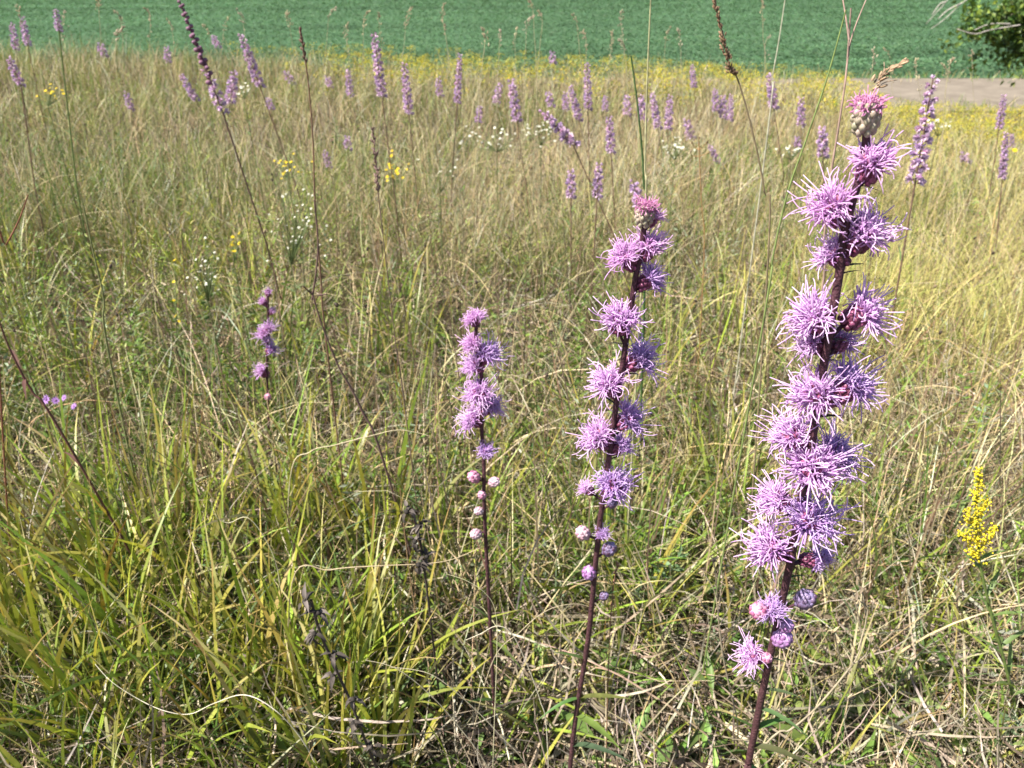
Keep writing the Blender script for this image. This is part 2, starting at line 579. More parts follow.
f_mb = MB()
m = 2700
x, y = scatter(m, .6, 6.5, 1.2)
keep = RNG.random(m) < np.clip(greenness(x, y) * 1.25 - .1, .05, 1)
x, y = x[keep], y[keep]
m = len(x)
hgt = RNG.uniform(.08, .36, m)
hgt[low_zone(x, y)] *= .55
hgt *= .45 + .55 * smooth((y - .8) / .6)
per = 26
t = np.tile(np.linspace(.1, 1, per), m)
ii = np.repeat(np.arange(m), per)
la = RNG.normal(0, .18, (m, 2))
c = np.stack([x[ii] + la[ii, 0] * hgt[ii] * t, y[ii] + la[ii, 1] * hgt[ii] * t, terrain(x, y)[ii] + hgt[ii] * t], -1)
a = np.tile(np.arange(per) * 2.4, m) + RNG.uniform(0, 1, m * per)
d = np.stack([np.cos(a), np.sin(a), RNG.uniform(-.1, .9, m * per)], -1)
sz = RNG.uniform(.010, .038, m)[ii] * (1.2 - .6 * t) * np.maximum(1, y[ii] / 3) ** .5
cc = palette(m, [(.12, .20, .035), (.20, .27, .045), (.15, .20, .11), (.08, .14, .03), (.26, .27, .19)], [3, 3, 1.5, 2, .8])[ii]
leaf_cloud(f_mb, c, d, sz, sz * RNG.uniform(.16, .4, m)[ii], cc * np.exp(RNG.normal(0, .12, (m * per, 1))))
ribbons(f_mb, np.stack([x, y, terrain(x, y)], -1), np.arctan2(la[:, 1], la[:, 0]), hgt * 1.02, np.full(m, .002), np.arctan(np.hypot(la[:, 0], la[:, 1])),
        np.zeros(m), 2, cc[::per] * .7, cc[::per] * .9, wob=np.zeros(m))
# taller bushy herbs of the middle distance, some grey green, some fresh, some dark
m = 1500
x, y = scatter(m, 1.5, 10.5, .9)
keep = RNG.random(m) < np.clip(.10 + .55 * smooth((.25 - x / (y + .5)) / .6) * (vnoise(x + 2, y, .8) > .5), 0, 1)
x, y = x[keep], y[keep]
m = len(x)
per = 70
ii = np.repeat(np.arange(m), per)
hgt = RNG.uniform(.24, .5, m)
t = RNG.random(m * per) ** .7
rad_ = RNG.uniform(.03, .10, m)[ii] * (.4 + t)
a = RNG.uniform(0, 6.283, m * per)
c = np.stack([x[ii] + np.cos(a) * rad_, y[ii] + np.sin(a) * rad_, terrain(x, y)[ii] + hgt[ii] * t], -1)
d = np.stack([np.cos(a), np.sin(a), RNG.uniform(.2, 1.4, m * per)], -1)
cc = palette(m, [(.17, .23, .04), (.25, .29, .06), (.24, .27, .17), (.10, .14, .04), (.32, .31, .11), (.20, .15, .08)], [3, 3.5, 2, 1, 2.5, 1.2])[ii]
leaf_cloud(f_mb, c, d, RNG.uniform(.010, .032, m * per) * np.maximum(1, y[ii] / 4) ** .5, RNG.uniform(.0022, .0055, m * per) * np.maximum(1, y[ii] / 3.5) ** .6, cc * np.exp(RNG.normal(0, .15, (m * per, 1))))
# broad basal leaves
n = 2600
x, y = scatter(n, .6, 3, 1.4)
a = RNG.uniform(0, 6.283, n)
c = place(x, y)
c[:, 2] += RNG.uniform(.01, .12, n)
leaf_cloud(f_mb, c, np.stack([np.cos(a), np.sin(a), RNG.uniform(-.1, .7, n)], -1), RNG.uniform(.03, .08, n), RNG.uniform(.009, .02, n),
           palette(n, [(.12, .2, .04), (.17, .25, .06), (.10, .16, .05)], [2, 2, 1]))
tag(f_mb.build('leafy_herbs', M_LEAF), 'low leafy green herbs spread between the grass tufts', 'ground cover', kind='stuff')

# yellow flowering band far back
y_mb = MB()
n = 3600
y = RNG.uniform(7.5, 18.5, n)
x = RNG.uniform(-1, 1, n) * (.62 * y + 1)
sx = x / y
dens = smooth((sx + .38) / .35) * (.25 + .9 * (vnoise(x, y * 1.8, 2.2) > .5)) * (.2 + .8 * smooth((y - 8.0) / 3.5))
keep = RNG.random(n) < dens
x, y = x[keep], y[keep]
m = len(x)
per = 40
ii = np.repeat(np.arange(m), per)
h = RNG.uniform(.34, .55, m)
c = np.stack([x[ii] + RNG.normal(0, .045, m * per), y[ii] + RNG.normal(0, .045, m * per), terrain(x, y)[ii] + h[ii] - np.abs(RNG.normal(0, .05, m * per))], -1)
leaf_cloud(y_mb, c, RNG.normal(0, 1, (m * per, 3)) + np.array([0, 0, .6]), RNG.uniform(.012, .028, m * per), RNG.uniform(.008, .016, m * per),
           palette(m * per, [(.58, .46, .03), (.46, .40, .05), (.26, .29, .06)], [2, 3, 3]))
tag(y_mb.build('goldenrod_drift', M_YEL), 'far drift of yellow goldenrod in bloom along the meadow edge', 'goldenrod', kind='stuff')

# crop canopy of the field below
c_mb = MB()
n = 190000
u = RNG.random(n)
y = 27.2 * (95 / 27.2) ** u
x = RNG.uniform(-1, 1, n) * (.72 * y + 6)
row = .38
ang = R(12)
xr = x * math.cos(ang) + y * math.sin(ang)
yr = -x * math.sin(ang) + y * math.cos(ang)
yr = np.round(yr / row) * row + RNG.normal(0, .12, n)
x, y = xr * math.cos(ang) - yr * math.sin(ang), xr * math.sin(ang) + yr * math.cos(ang)
keep = y > 27.2
x, y = x[keep], y[keep]
n = len(x)
patch = vnoise(x, y * 2.2, 9)
z = -3 + .22 + RNG.uniform(0, .10, n) + .10 * patch
a = RNG.uniform(0, 6.283, n)
c = np.stack([x, y, z], -1)
col = palette(n, [(.085, .155, .082), (.094, .166, .088), (.077, .145, .078), (.12, .185, .115)], [4, 3, 3, .4], .06)
stk = vnoise(x * .16, y * 1.1, 1.1)[:, None] * .6 + vnoise(x * .06 + 3, y * .5, 1.2)[:, None] * .4
col = col * (.62 + .76 * stk)
leaf_cloud(c_mb, c, np.stack([np.cos(a), np.sin(a), RNG.normal(.03, .09, n)], -1), RNG.uniform(.08, .17, n) * np.maximum(1, y / 40), RNG.uniform(.07, .12, n) * np.maximum(1, y / 40), col, .14)
tag(c_mb.build('crop_plants', M_CROP), 'deep green crop canopy covering the field below the meadow', 'crop', kind='stuff')


# ------------------------------------------------------------------ blazing stars
LAV = (.78, .56, .80)
LAV_SHADE = (.67, .50, .77)  # darker, bluer lavender: shade painted into florets of heads away from the sun
PINK = (.66, .33, .52)


def strand(mb, p0, d0, ln, rad, col, rng, segs=6, curl=.9, sides=4, tipcol=None):
    p = Vector(p0)
    d = Vector(d0).normalized()
    ax = Vector((rng.gauss(0, 1), rng.gauss(0, 1), rng.gauss(0, 1))).normalized()
    pts = [p.copy()]
    bend = rng.gauss(0, curl) / segs
    for i in range(segs):
        if i == segs // 2 and rng.random() < .6:
            ax = Vector((rng.gauss(0, 1), rng.gauss(0, 1), rng.gauss(0, 1))).normalized()
            bend = rng.gauss(0, curl * 1.3) / segs
        d = Quaternion(ax, bend) @ d
        p = p + d * (ln / segs)
        pts.append(p.copy())
    rr = [rad * (1.0 - .25 * i / segs) for i in range(segs + 1)]
    mb.tube(pts, rr, col, sides, True, tipcol)


def head_meshes(r, openness, hue, seed, pale=0.0, detail=1.0, cupscale=1.0):
    """one flower head, axis +Z, origin at the middle of its scaly cup"""
    rng = random.Random(seed)
    inv, flo = MB(), MB()
    ri, hi = .40 * r * cupscale, .52 * r * cupscale
    dark = (.10, .022, .045)
    rim = (.42, .12, .24)
    if pale:
        dark = (.28, .30, .17)
        rim = (.50, .32, .33)
    inv.ball((0, 0, 0), ri * .92, dark, stretch=hi / ri, nu=14, nv=9, col2=rim if pale else dark)
    for ring in range(5):
        zt = -.72 + ring * .36
        nb = 6 + ring
        for k in range(nb):
            th = 2 * math.pi * (k + .5 * (ring % 2)) / nb + rng.uniform(-.1, .1)
            zz = hi * zt
            rr = ri * .88 * math.sqrt(max(.05, 1 - zt * zt * .85))
            c = Vector((math.cos(th) * rr, math.sin(th) * rr, zz))
            out = Vector((math.cos(th), math.sin(th), 0))
            u_ = rng.uniform(.2, 1)
            cl = tuple(dark[j] + (rim[j] - dark[j]) * u_ for j in range(3))
            inv.ball(c - out * ri * .04, ri * .27, dark, axis=(out * .25 + Vector((0, 0, 1))), stretch=1.35, nu=7, nv=5, col2=cl)
    o = openness
    z0 = hi * .55
    # corolla lobes: a dense core
    for k in range(int(120 * detail)):
        a, b = rng.uniform(0, 6.283), math.sqrt(rng.random())
        p0 = Vector((math.cos(a) * b * ri * .75, math.sin(a) * b * ri * .75, z0 * (1 - .3 * b)))
        d = Vector((math.cos(a) * b * 1.3 * o, math.sin(a) * b * 1.3 * o, 1.0 - .35 * b * o))
        f = rng.uniform(.75, 1.05)
        c = (hue[0] * f * .95, hue[1] * f * .80, hue[2] * f * .96)
        strand(flo, p0, d, r * rng.uniform(.4, .8) * (.55 + .45 * o), r * .032, c, rng, 4, 1.7)
    # long wavy style branches
    for k in range(int(130 * detail)):
        a, b = rng.uniform(0, 6.283), rng.random() ** .6
        p0 = Vector((math.cos(a) * b * ri * .8, math.sin(a) * b * ri * .8, z0))
        th = b * (.35 + 1.08 * o)
        d = Vector((math.cos(a) * math.sin(th), math.sin(a) * math.sin(th), math.cos(th)))
        f = rng.uniform(.85, 1.15)
        c = tuple(min(.85, h * f) for h in hue)
        tip = tuple(min(.9, h * 1.12 + .04) for h in c)
        ln = (rng.uniform(.5, .95) if rng.random() < .70 else rng.uniform(.95, 1.4)) * r * (.45 + .6 * o)
        strand(flo, p0, d, ln, r * .0225, c, rng, 7, 2.3, tipcol=tip)
    return inv, flo


def bud_mesh(r, col, tip, seed, tuft=0.0):
    rng = random.Random(seed)
    mb = MB()
    mb.ball((0, 0, 0), r * .88, tuple(v * .4 for v in col), stretch=1.15, nu=12, nv=8, col2=tip)
    mb.ball((0, 0, -r * .75), r * .55, (.07, .06, .035), stretch=.8, nu=8, nv=5)
    for ring in range(5):
        zt = -.7 + ring * .36
        nb = 5 + (ring in (1, 2, 3)) * 2
        for k in range(nb):
            th = 2 * math.pi * (k + .5 * (ring % 2)) / nb
            rr = r * .84 * math.sqrt(max(.06, 1 - zt * zt))
            out = Vector((math.cos(th), math.sin(th), 0))
            f = rng.random()
            cl = tuple(col[j] + (tip[j] - col[j]) * f for j in range(3))
            mb.ball(out * rr * .79 + Vector((0, 0, zt * r * .92)), r * .29, tuple(v * .35 for v in col), axis=out * .1 + Vector((0, 0, 1)) - out * max(0, zt) * .6, stretch=1.3, nu=6, nv=5, col2=cl)
    return mb


def blazing_star(label, D, stem_px, heads, buds, leaves, rad_top, rad_base, seed, cup=1.0, group='blazing stars in the foreground', stemcol=(.062, .024, .034)):
    rng = random.Random(seed)
    pts = [P(x, y, D + rng.uniform(-.002, .002)) for x, y in stem_px]
    low = pts[-1]
    gz = tz(low.x, low.y)
    drift = (pts[-1] - pts[-3])
    if low.z > gz + .03:
        k = (low.z - gz)
        ex = drift.x / max(.02, -drift.z) * k * .5
        pts.append(Vector((low.x + ex * .6, low.y, low.z - k * .5)))
        pts.append(Vector((low.x + ex, low.y + .01, gz - .01)))
    base = Vector((pts[-1].x, pts[-1].y, gz))
    root = thing('blazing_star', label, 'flower', base, group)
    # dense, smooth stem
    dense = []
    for i in range(len(pts) - 1):
        p0, p1, p2, p3 = pts[max(i - 1, 0)], pts[i], pts[i + 1], pts[min(i + 2, len(pts) - 1)]
        for k in range(4):
            t = k / 4
            dense.append(.5 * ((2 * p1) + (p2 - p0) * t + (2 * p0 - 5 * p1 + 4 * p2 - p3) * t * t + (3 * p1 - p0 - 3 * p2 + p3) * t ** 3))
    dense.append(pts[-1])
    nn = len(dense)
    st = MB()
    st.tube([p - base for p in dense], [rad_top + (rad_base - rad_top) * (i / (nn - 1)) ** .6 * (1 + .05 * rng.uniform(-1, 1)) for i in range(nn)], stemcol, 10, True,
            (stemcol[0] * 1.25, stemcol[1] * 1.5, stemcol[2] * 1.1))

    def stem_at(p, below=0.0):
        q = Vector((p.x, p.y, p.z - below))
        return min(dense, key=lambda s: (s - q).length)

    for (fx, fy, ix, iy, r, f, o, hue) in heads:
        S = px_size(fy, D)
        rm = r * S * .96
        ip = P(ix, iy, D - .25 * rm * f + (.25 * rm if f < .35 and hue != 'top' else 0))
        fp = P(fx, fy, ip.y - f * rm)
        ax = (fp - ip).normalized()
        pale = 1.0 if hue == 'top' else 0.0
        h = {'top': PINK, 'pink': (.77, .52, .76), 'shade': LAV_SHADE}.get(hue, LAV)
        inv, flo = head_meshes(rm, o, h, rng.random(), pale, cup, 1.2 if hue == 'top' else 1.0)
        ho = inv.build('flower_head', M_INV, root, ip - base)
        ho.rotation_mode = 'QUATERNION'
        ho.rotation_quaternion = Vector((0, 0, 1)).rotation_difference(ax) @ Quaternion((0, 0, 1), rng.uniform(0, 6.28))
        flo.build('florets', M_FLOR, ho)
        if pale:
            ho['label'] = 'pale green scaly head at the tip with short pink florets'
        bot = ip - ax * rm * .45
        sp = stem_at(bot, rm * .35)
        st.tube([sp - base, (sp + bot) * .5 - base - Vector((0, 0, rm * .06)), bot - base + ax * rm * .1], [rad_top * .8, rad_top * .6, rad_top * .75], stemcol, 6, False)
        st.leaf(sp - base, (bot - sp).normalized() + Vector((rng.uniform(-.4, .4), -.4, -.5)), rm * .9, rm * .16, (.05, .045, .03), droop=.2)
    for (bx, by, r, tone) in buds:
        S = px_size(by, D)
        rm = r * S
        off = rng.uniform(-.004, .006)
        bp = P(bx, by, D - .004)
        sp = stem_at(bp, rm * 1.2)
        ax = (bp - sp).normalized() + Vector((0, -.3, .6))
        col, tip = {'pink': ((.42, .12, .24), (.75, .42, .55)), 'white': ((.55, .27, .36), (.76, .60, .64)),
                    'dark': ((.10, .04, .08), (.30, .24, .42)), 'violet': ((.30, .10, .30), (.55, .34, .62))}[tone]
        bo = bud_mesh(rm, col, tip, rng.random()).build('bud', M_INV, root, bp - base)
        bo.rotation_mode = 'QUATERNION'
        bo.rotation_quaternion = Vector((0, 0, 1)).rotation_difference(ax.normalized())
        if tone == 'white':
            bo['label'] = 'whitish unopened bud'
        bot = bp - ax.normalized() * rm * .8
        st.tube([sp - base, bot - base], [rad_top * .6, rad_top * .5], stemcol, 6, False)
    st.build('stem', M_STEM, root)
    for (lx, ly, dx, dy, ln, wd, c) in leaves:
        S = px_size(ly, D)
        sp = stem_at(P(lx, ly, D))
        mb = MB()
        mb.leaf((0, 0, 0), (dx, rng.uniform(-.9, .4), -dy + rng.uniform(-.3, .6)), ln * S * rng.uniform(.7, 1.1), wd * S * .45, tuple(v * rng.uniform(.7, 1.2) for v in c), droop=rng.uniform(.1, .8), fold=.4, segs=7)
        mb.build('leaf', M_LEAF, root, sp - base)
    return root


GL = (.10, .16, .045)
GL2 = (.07, .11, .05)
right_heads = [
    (870, 90, 866, 118, 30, .1, .12, 'top'), (877, 144, 869, 169, 33, .35, .62, 'pink'),
    (822, 186, 836, 212, 33, .15, 1.0, 'pink'), (876, 223, 859, 240, 34, .3, .95, ''),
    (821, 241, 838, 258, 25, -.3, .9, ''), (797, 302, 818, 322, 33, .2, .95, ''),
    (882, 302, 855, 317, 31, .1, 1.0, ''), (801, 337, 817, 346, 23, .0, .9, ''), (848, 335, 839, 345, 20, -.6, .9, 'shade'),
    (801, 383, 820, 398, 33, .4, 1.0, ''), (863, 376, 842, 391, 33, .0, 1.0, 'shade'),
    (784, 423, 796, 440, 29, .0, 1.0, ''), (812, 454, 812, 470, 35, .95, 1.0, ''), (847, 447, 828, 460, 30, -.1, 1.0, 'shade'),
    (761, 491, 781, 501, 25, .1, .95, ''), (821, 513, 808, 522, 33, .7, 1.0, 'shade'),
    (753, 542, 776, 549, 31, .2, 1.0, ''), (827, 560, 808, 560, 19, .1, .55, 'shade'),
    (775, 602, 771, 611, 19, .6, .75, 'shade'), (738, 653, 757, 656, 20, .1, .9, ''), (837, 553, 821, 558, 13, .3, .6, 'shade')]
right_buds = [(805, 599, 11, 'dark'), (759, 611, 10, 'pink'), (782, 638, 11, 'violet'), (786, 626, 8, 'violet'), (767, 658, 6, 'pink')]
right_leaves = [(764, 686, .9, -.5, 34, 9, GL2), (761, 700, .7, -.2, 44, 12, GL), (757, 722, .9, -.5, 50, 15, GL), (753, 742, 1, -.6, 60, 16, GL2),
                (762, 690, -.8, -.8, 26, 7, GL2), (756, 720, -.9, -.3, 36, 8, GL), (748, 765, .8, .5, 70, 16, GL), (790, 575, .9, .3, 22, 5, GL2), (771, 655, .8, .2, 25, 5, GL2)]
blazing_star('tallest and nearest purple blazing star, with big shaggy heads up its dark stem', .46,
             [(867, 118), (864, 160), (850, 210), (842, 245), (839, 275), (833, 310), (826, 350), (819, 395), (812, 440), (804, 485), (797, 525), (790, 564), (776, 628), (763, 690), (749, 760), (746, 775)],
             right_heads, right_buds, right_leaves, .0022, .0033, 3)

mid_heads = [
    (649, 198, 645, 215, 21, .2, .2, 'top'), (659, 209, 652, 220, 15, .1, .5, 'pink'), (655, 236, 647, 251, 22, .3, .75, 'pink'), (616, 245, 629, 261, 23, .1, .95, 'pink'),
    (659, 272, 645, 282, 21, .0, .9, 'shade'), (624, 306, 620, 324, 26, .4, .9, ''), (650, 353, 635, 362, 23, .1, 1, 'shade'),
    (602, 367, 612, 387, 25, .3, 1, ''), (639, 413, 624, 421, 22, .2, 1, 'shade'), (586, 429, 602, 440, 24, .1, 1, ''),
    (628, 440, 617, 448, 17, .0, .9, 'shade'), (620, 480, 612, 487, 23, .7, 1, 'shade'), (578, 480, 589, 490, 13, .1, .5, ''), (604, 528, 602, 535, 12, .5, .6, 'shade')]
mid_buds = [(583, 533, 8, 'white'), (609, 549, 8, 'dark'), (589, 573, 8, 'violet'), (604, 596, 5, 'dark'), (612, 503, 6, 'dark')]
mid_leaves = [(590, 600, .8, -.8, 40, 7, GL), (580, 690, .9, -.9, 60, 14, GL), (575, 720, 1, -.4, 66, 16, GL), (572, 740, .9, -.9, 70, 14, GL2), (585, 660, -.7, -.8, 40, 9, GL), (578, 705, -.9, -.4, 40, 9, GL)]
blazing_star('middle purple blazing star of the three in front, second tallest, with a pinkish tip', .62,
             [(646, 214), (641, 250), (636, 275), (632, 300), (627, 335), (621, 375), (616, 405), (610, 450), (604, 490), (599, 530), (595, 570), (588, 640), (576, 715), (570, 768), (569, 775)],
             mid_heads, mid_buds, mid_leaves, .0022, .0031, 21)

left_heads = [
    (466, 315, 474, 322, 12, .2, .6, 'pink'), (481, 308, 477, 319, 12, .3, .55, 'pink'), (466, 339, 476, 346, 15, .3, .9, 'pink'), (493, 347, 485, 357, 18, .2, 1, 'shade'),
    (466, 361, 477, 367, 16, .3, .95, ''), (475, 388, 481, 395, 20, .8, 1, ''), (496, 399, 487, 408, 17, .1, 1, 'shade'), (465, 416, 476, 421, 17, .2, 1, ''), (489, 445, 486, 453, 13, .6, .65, 'shade')]
left_buds = [(474, 477, 7, 'pink'), (494, 482, 6, 'white'), (482, 495, 5, 'pink'), (479, 511, 5, 'white'), (476, 534, 6, 'white')]
left_leaves = [(486, 550, .7, -.8, 26, 4, GL), (490, 620, -.8, -.9, 34, 7, GL), (491, 650, .8, -.6, 40, 8, GL), (494, 700, -.8, -.6, 46, 10, GL), (495, 720, .9, -.4, 46, 9, GL)]
blazing_star('shortest of the three purple blazing stars in front, with pink buds below', .74,
             [(477, 318), (476, 340), (480, 362), (482, 385), (482, 410), (482, 435), (484, 465), (484, 500), (486, 545), (490, 620), (494, 700), (496, 755), (497, 762)],
             left_heads, left_buds, left_leaves, .0018, .0026, 33)

small_heads = [(268, 288, 268, 294, 6, .3, .5, 'pink'), (260, 298, 265, 303, 7, .2, .5, 'pink'), (276, 306, 271, 312, 6, .2, .5, 'pink'), (271, 323, 269, 329, 8, .6, .8, ''), (259, 331, 265, 335, 9, .5, .8, ''),
               (268, 335, 267, 340, 7, .8, .7, 'shade'), (276, 346, 270, 350, 9, .4, .8, 'shade'), (257, 369, 264, 373, 10, .3, .8, ''), ]
blazing_star('small slender purple blazing star with round lavender heads, standing alone in grass left of centre', 1.5,
             [(268, 290), (268, 310), (268, 330), (267, 350), (267, 372), (268, 400), (269, 430), (270, 460)], [(a_, b_, c_, d_, r_ * 1.15, f_, o_, h_) for (a_, b_, c_, d_, r_, f_, o_, h_) in small_heads], [(268, 397, 4, 'pink')], [], .0022, .0028, 41, cup=.5)


# ------------------------------------------------------------------ blazing stars further back
def far_star(label, x0, y0, x1, y1, D=None, style='lav', wpx=None, stem_to=None, group='blazing star spikes further back in the meadow', loose=False):
    """a slender spike whose flowers run from pixel (x0,y0) at the tip to (x1,y1)"""
    rng = random.Random(x0 * 131 + y0)
    Lpx = math.hypot(x1 - x0, y1 - y0)
    if D is None:
        D = .21 * F / max(Lpx, 14) * 1.02
        D = max(2.0, min(D, 11.5))
        # keep the plant between half a metre and a metre tall
        for _ in range(40):
            p = P(x0, y0, D)
            h = p.z - tz(p.x, D)
            if h < .42:
                D *= .96
            elif h > 1.08:
                D *= 1.04
            else:
                break
        D = max(1.6, min(D, 13))
    top, bot = P(x0, y0, D), P(x1, y1, D)
    if stem_to:
        b2 = P(stem_to[0], stem_to[1], D)
        dirn = (b2 - bot)
    else:
        dirn = (bot - top)
    gz = tz(bot.x, D)
    k = (bot.z - gz)
    lean = max(-.5, min(.5, dirn.x / max(.02, -dirn.z)))
    base = Vector((bot.x + lean * k * .8, D, tz(bot.x + lean * k * .8, D)))
    root = thing('blazing_star', label, 'flower', base, group)
    st = MB()
    S = px_size(y0, D)
    sc = (.16, .10, .07) if style == 'lav' else ((.09, .05, .045) if style == 'dark' else (.11, .16, .05))
    mid = Vector((bot.x + lean * k * .5, D, bot.z - k * .5))
    path = [top, top.lerp(bot, .5), bot, mid, base - Vector((0, 0, .01))]
    st.tube([p - base for p in path], [.0014, .002, .0022, .0024, .0026], sc, 6)
    for q in range(7):      # narrow stem leaves
        t = rng.random()
        p = bot.lerp(base, t)
        a = rng.uniform(0, 6.28)
        st.leaf(p - base, (math.cos(a), math.sin(a), .6), .06 + .08 * t, .004, (.10, .15, .05), droop=.5, segs=3)
    st.build('stem', M_WEED, root)
    sp = MB()
    Lm = (top - bot).length
    wpx = wpx * .98 if wpx else max(7.0, min(13, Lpx * .2))
    hw = wpx * S * .5
    nh = int(max(10, min(44, Lm / (hw * .30))))
    if loose:
        nh = int(nh * .8)
    ax = (top - bot).normalized()
    for q in range(nh):
        t = (q + rng.uniform(-.3, .3)) / (nh - 1)
        t = min(max(t, 0), 1)
        c = bot.lerp(top, t) - base
        a = q * 2.4
        out = Vector((math.cos(a), math.sin(a), .25))
        taper = (1 - .45 * t ** 2)
        bloom = 1.0
        if style == 'dark':
            bloom = 1.0 if t < .28 else (.35 if t < .42 and q % 2 else 0)
        elif t > .86:
            bloom = .45
        c = c + out * hw * .42 * taper
        dk = (.16, .07, .11)
        sp.ball(c, hw * .34 * taper * (1.5 if bloom < .3 else .45), dk, axis=out, stretch=1.2, nu=6, nv=4, col2=(.30, .16, .24))
        if bloom > 0:
            ns = int(34 * bloom)
            hue = random.Random(q).choice([(.74, .54, .72), (.68, .50, .72), (.77, .55, .71)])
            for z in range(ns):
                d = (out + Vector((rng.gauss(0, .75), rng.gauss(0, .75), rng.gauss(0, .75)))).normalized()
                f = rng.uniform(.8, 1.1)
                side = d.cross(Vector((rng.random(), rng.random(), rng.random()))).normalized()
                L = hw * rng.uniform(.45, .85) * taper
                ww = hw * .13
                cc = tuple(h * f for h in hue)
                p0 = c + out * hw * .15
                sp.add([p0 - side * ww, p0 + side * ww, p0 + d * L + side * ww * .7, p0 + d * L - side * ww * .7], [(0, 1, 2, 3)], cc)
    sp.build('flower_spike', M_SPIKE, root)
    return root


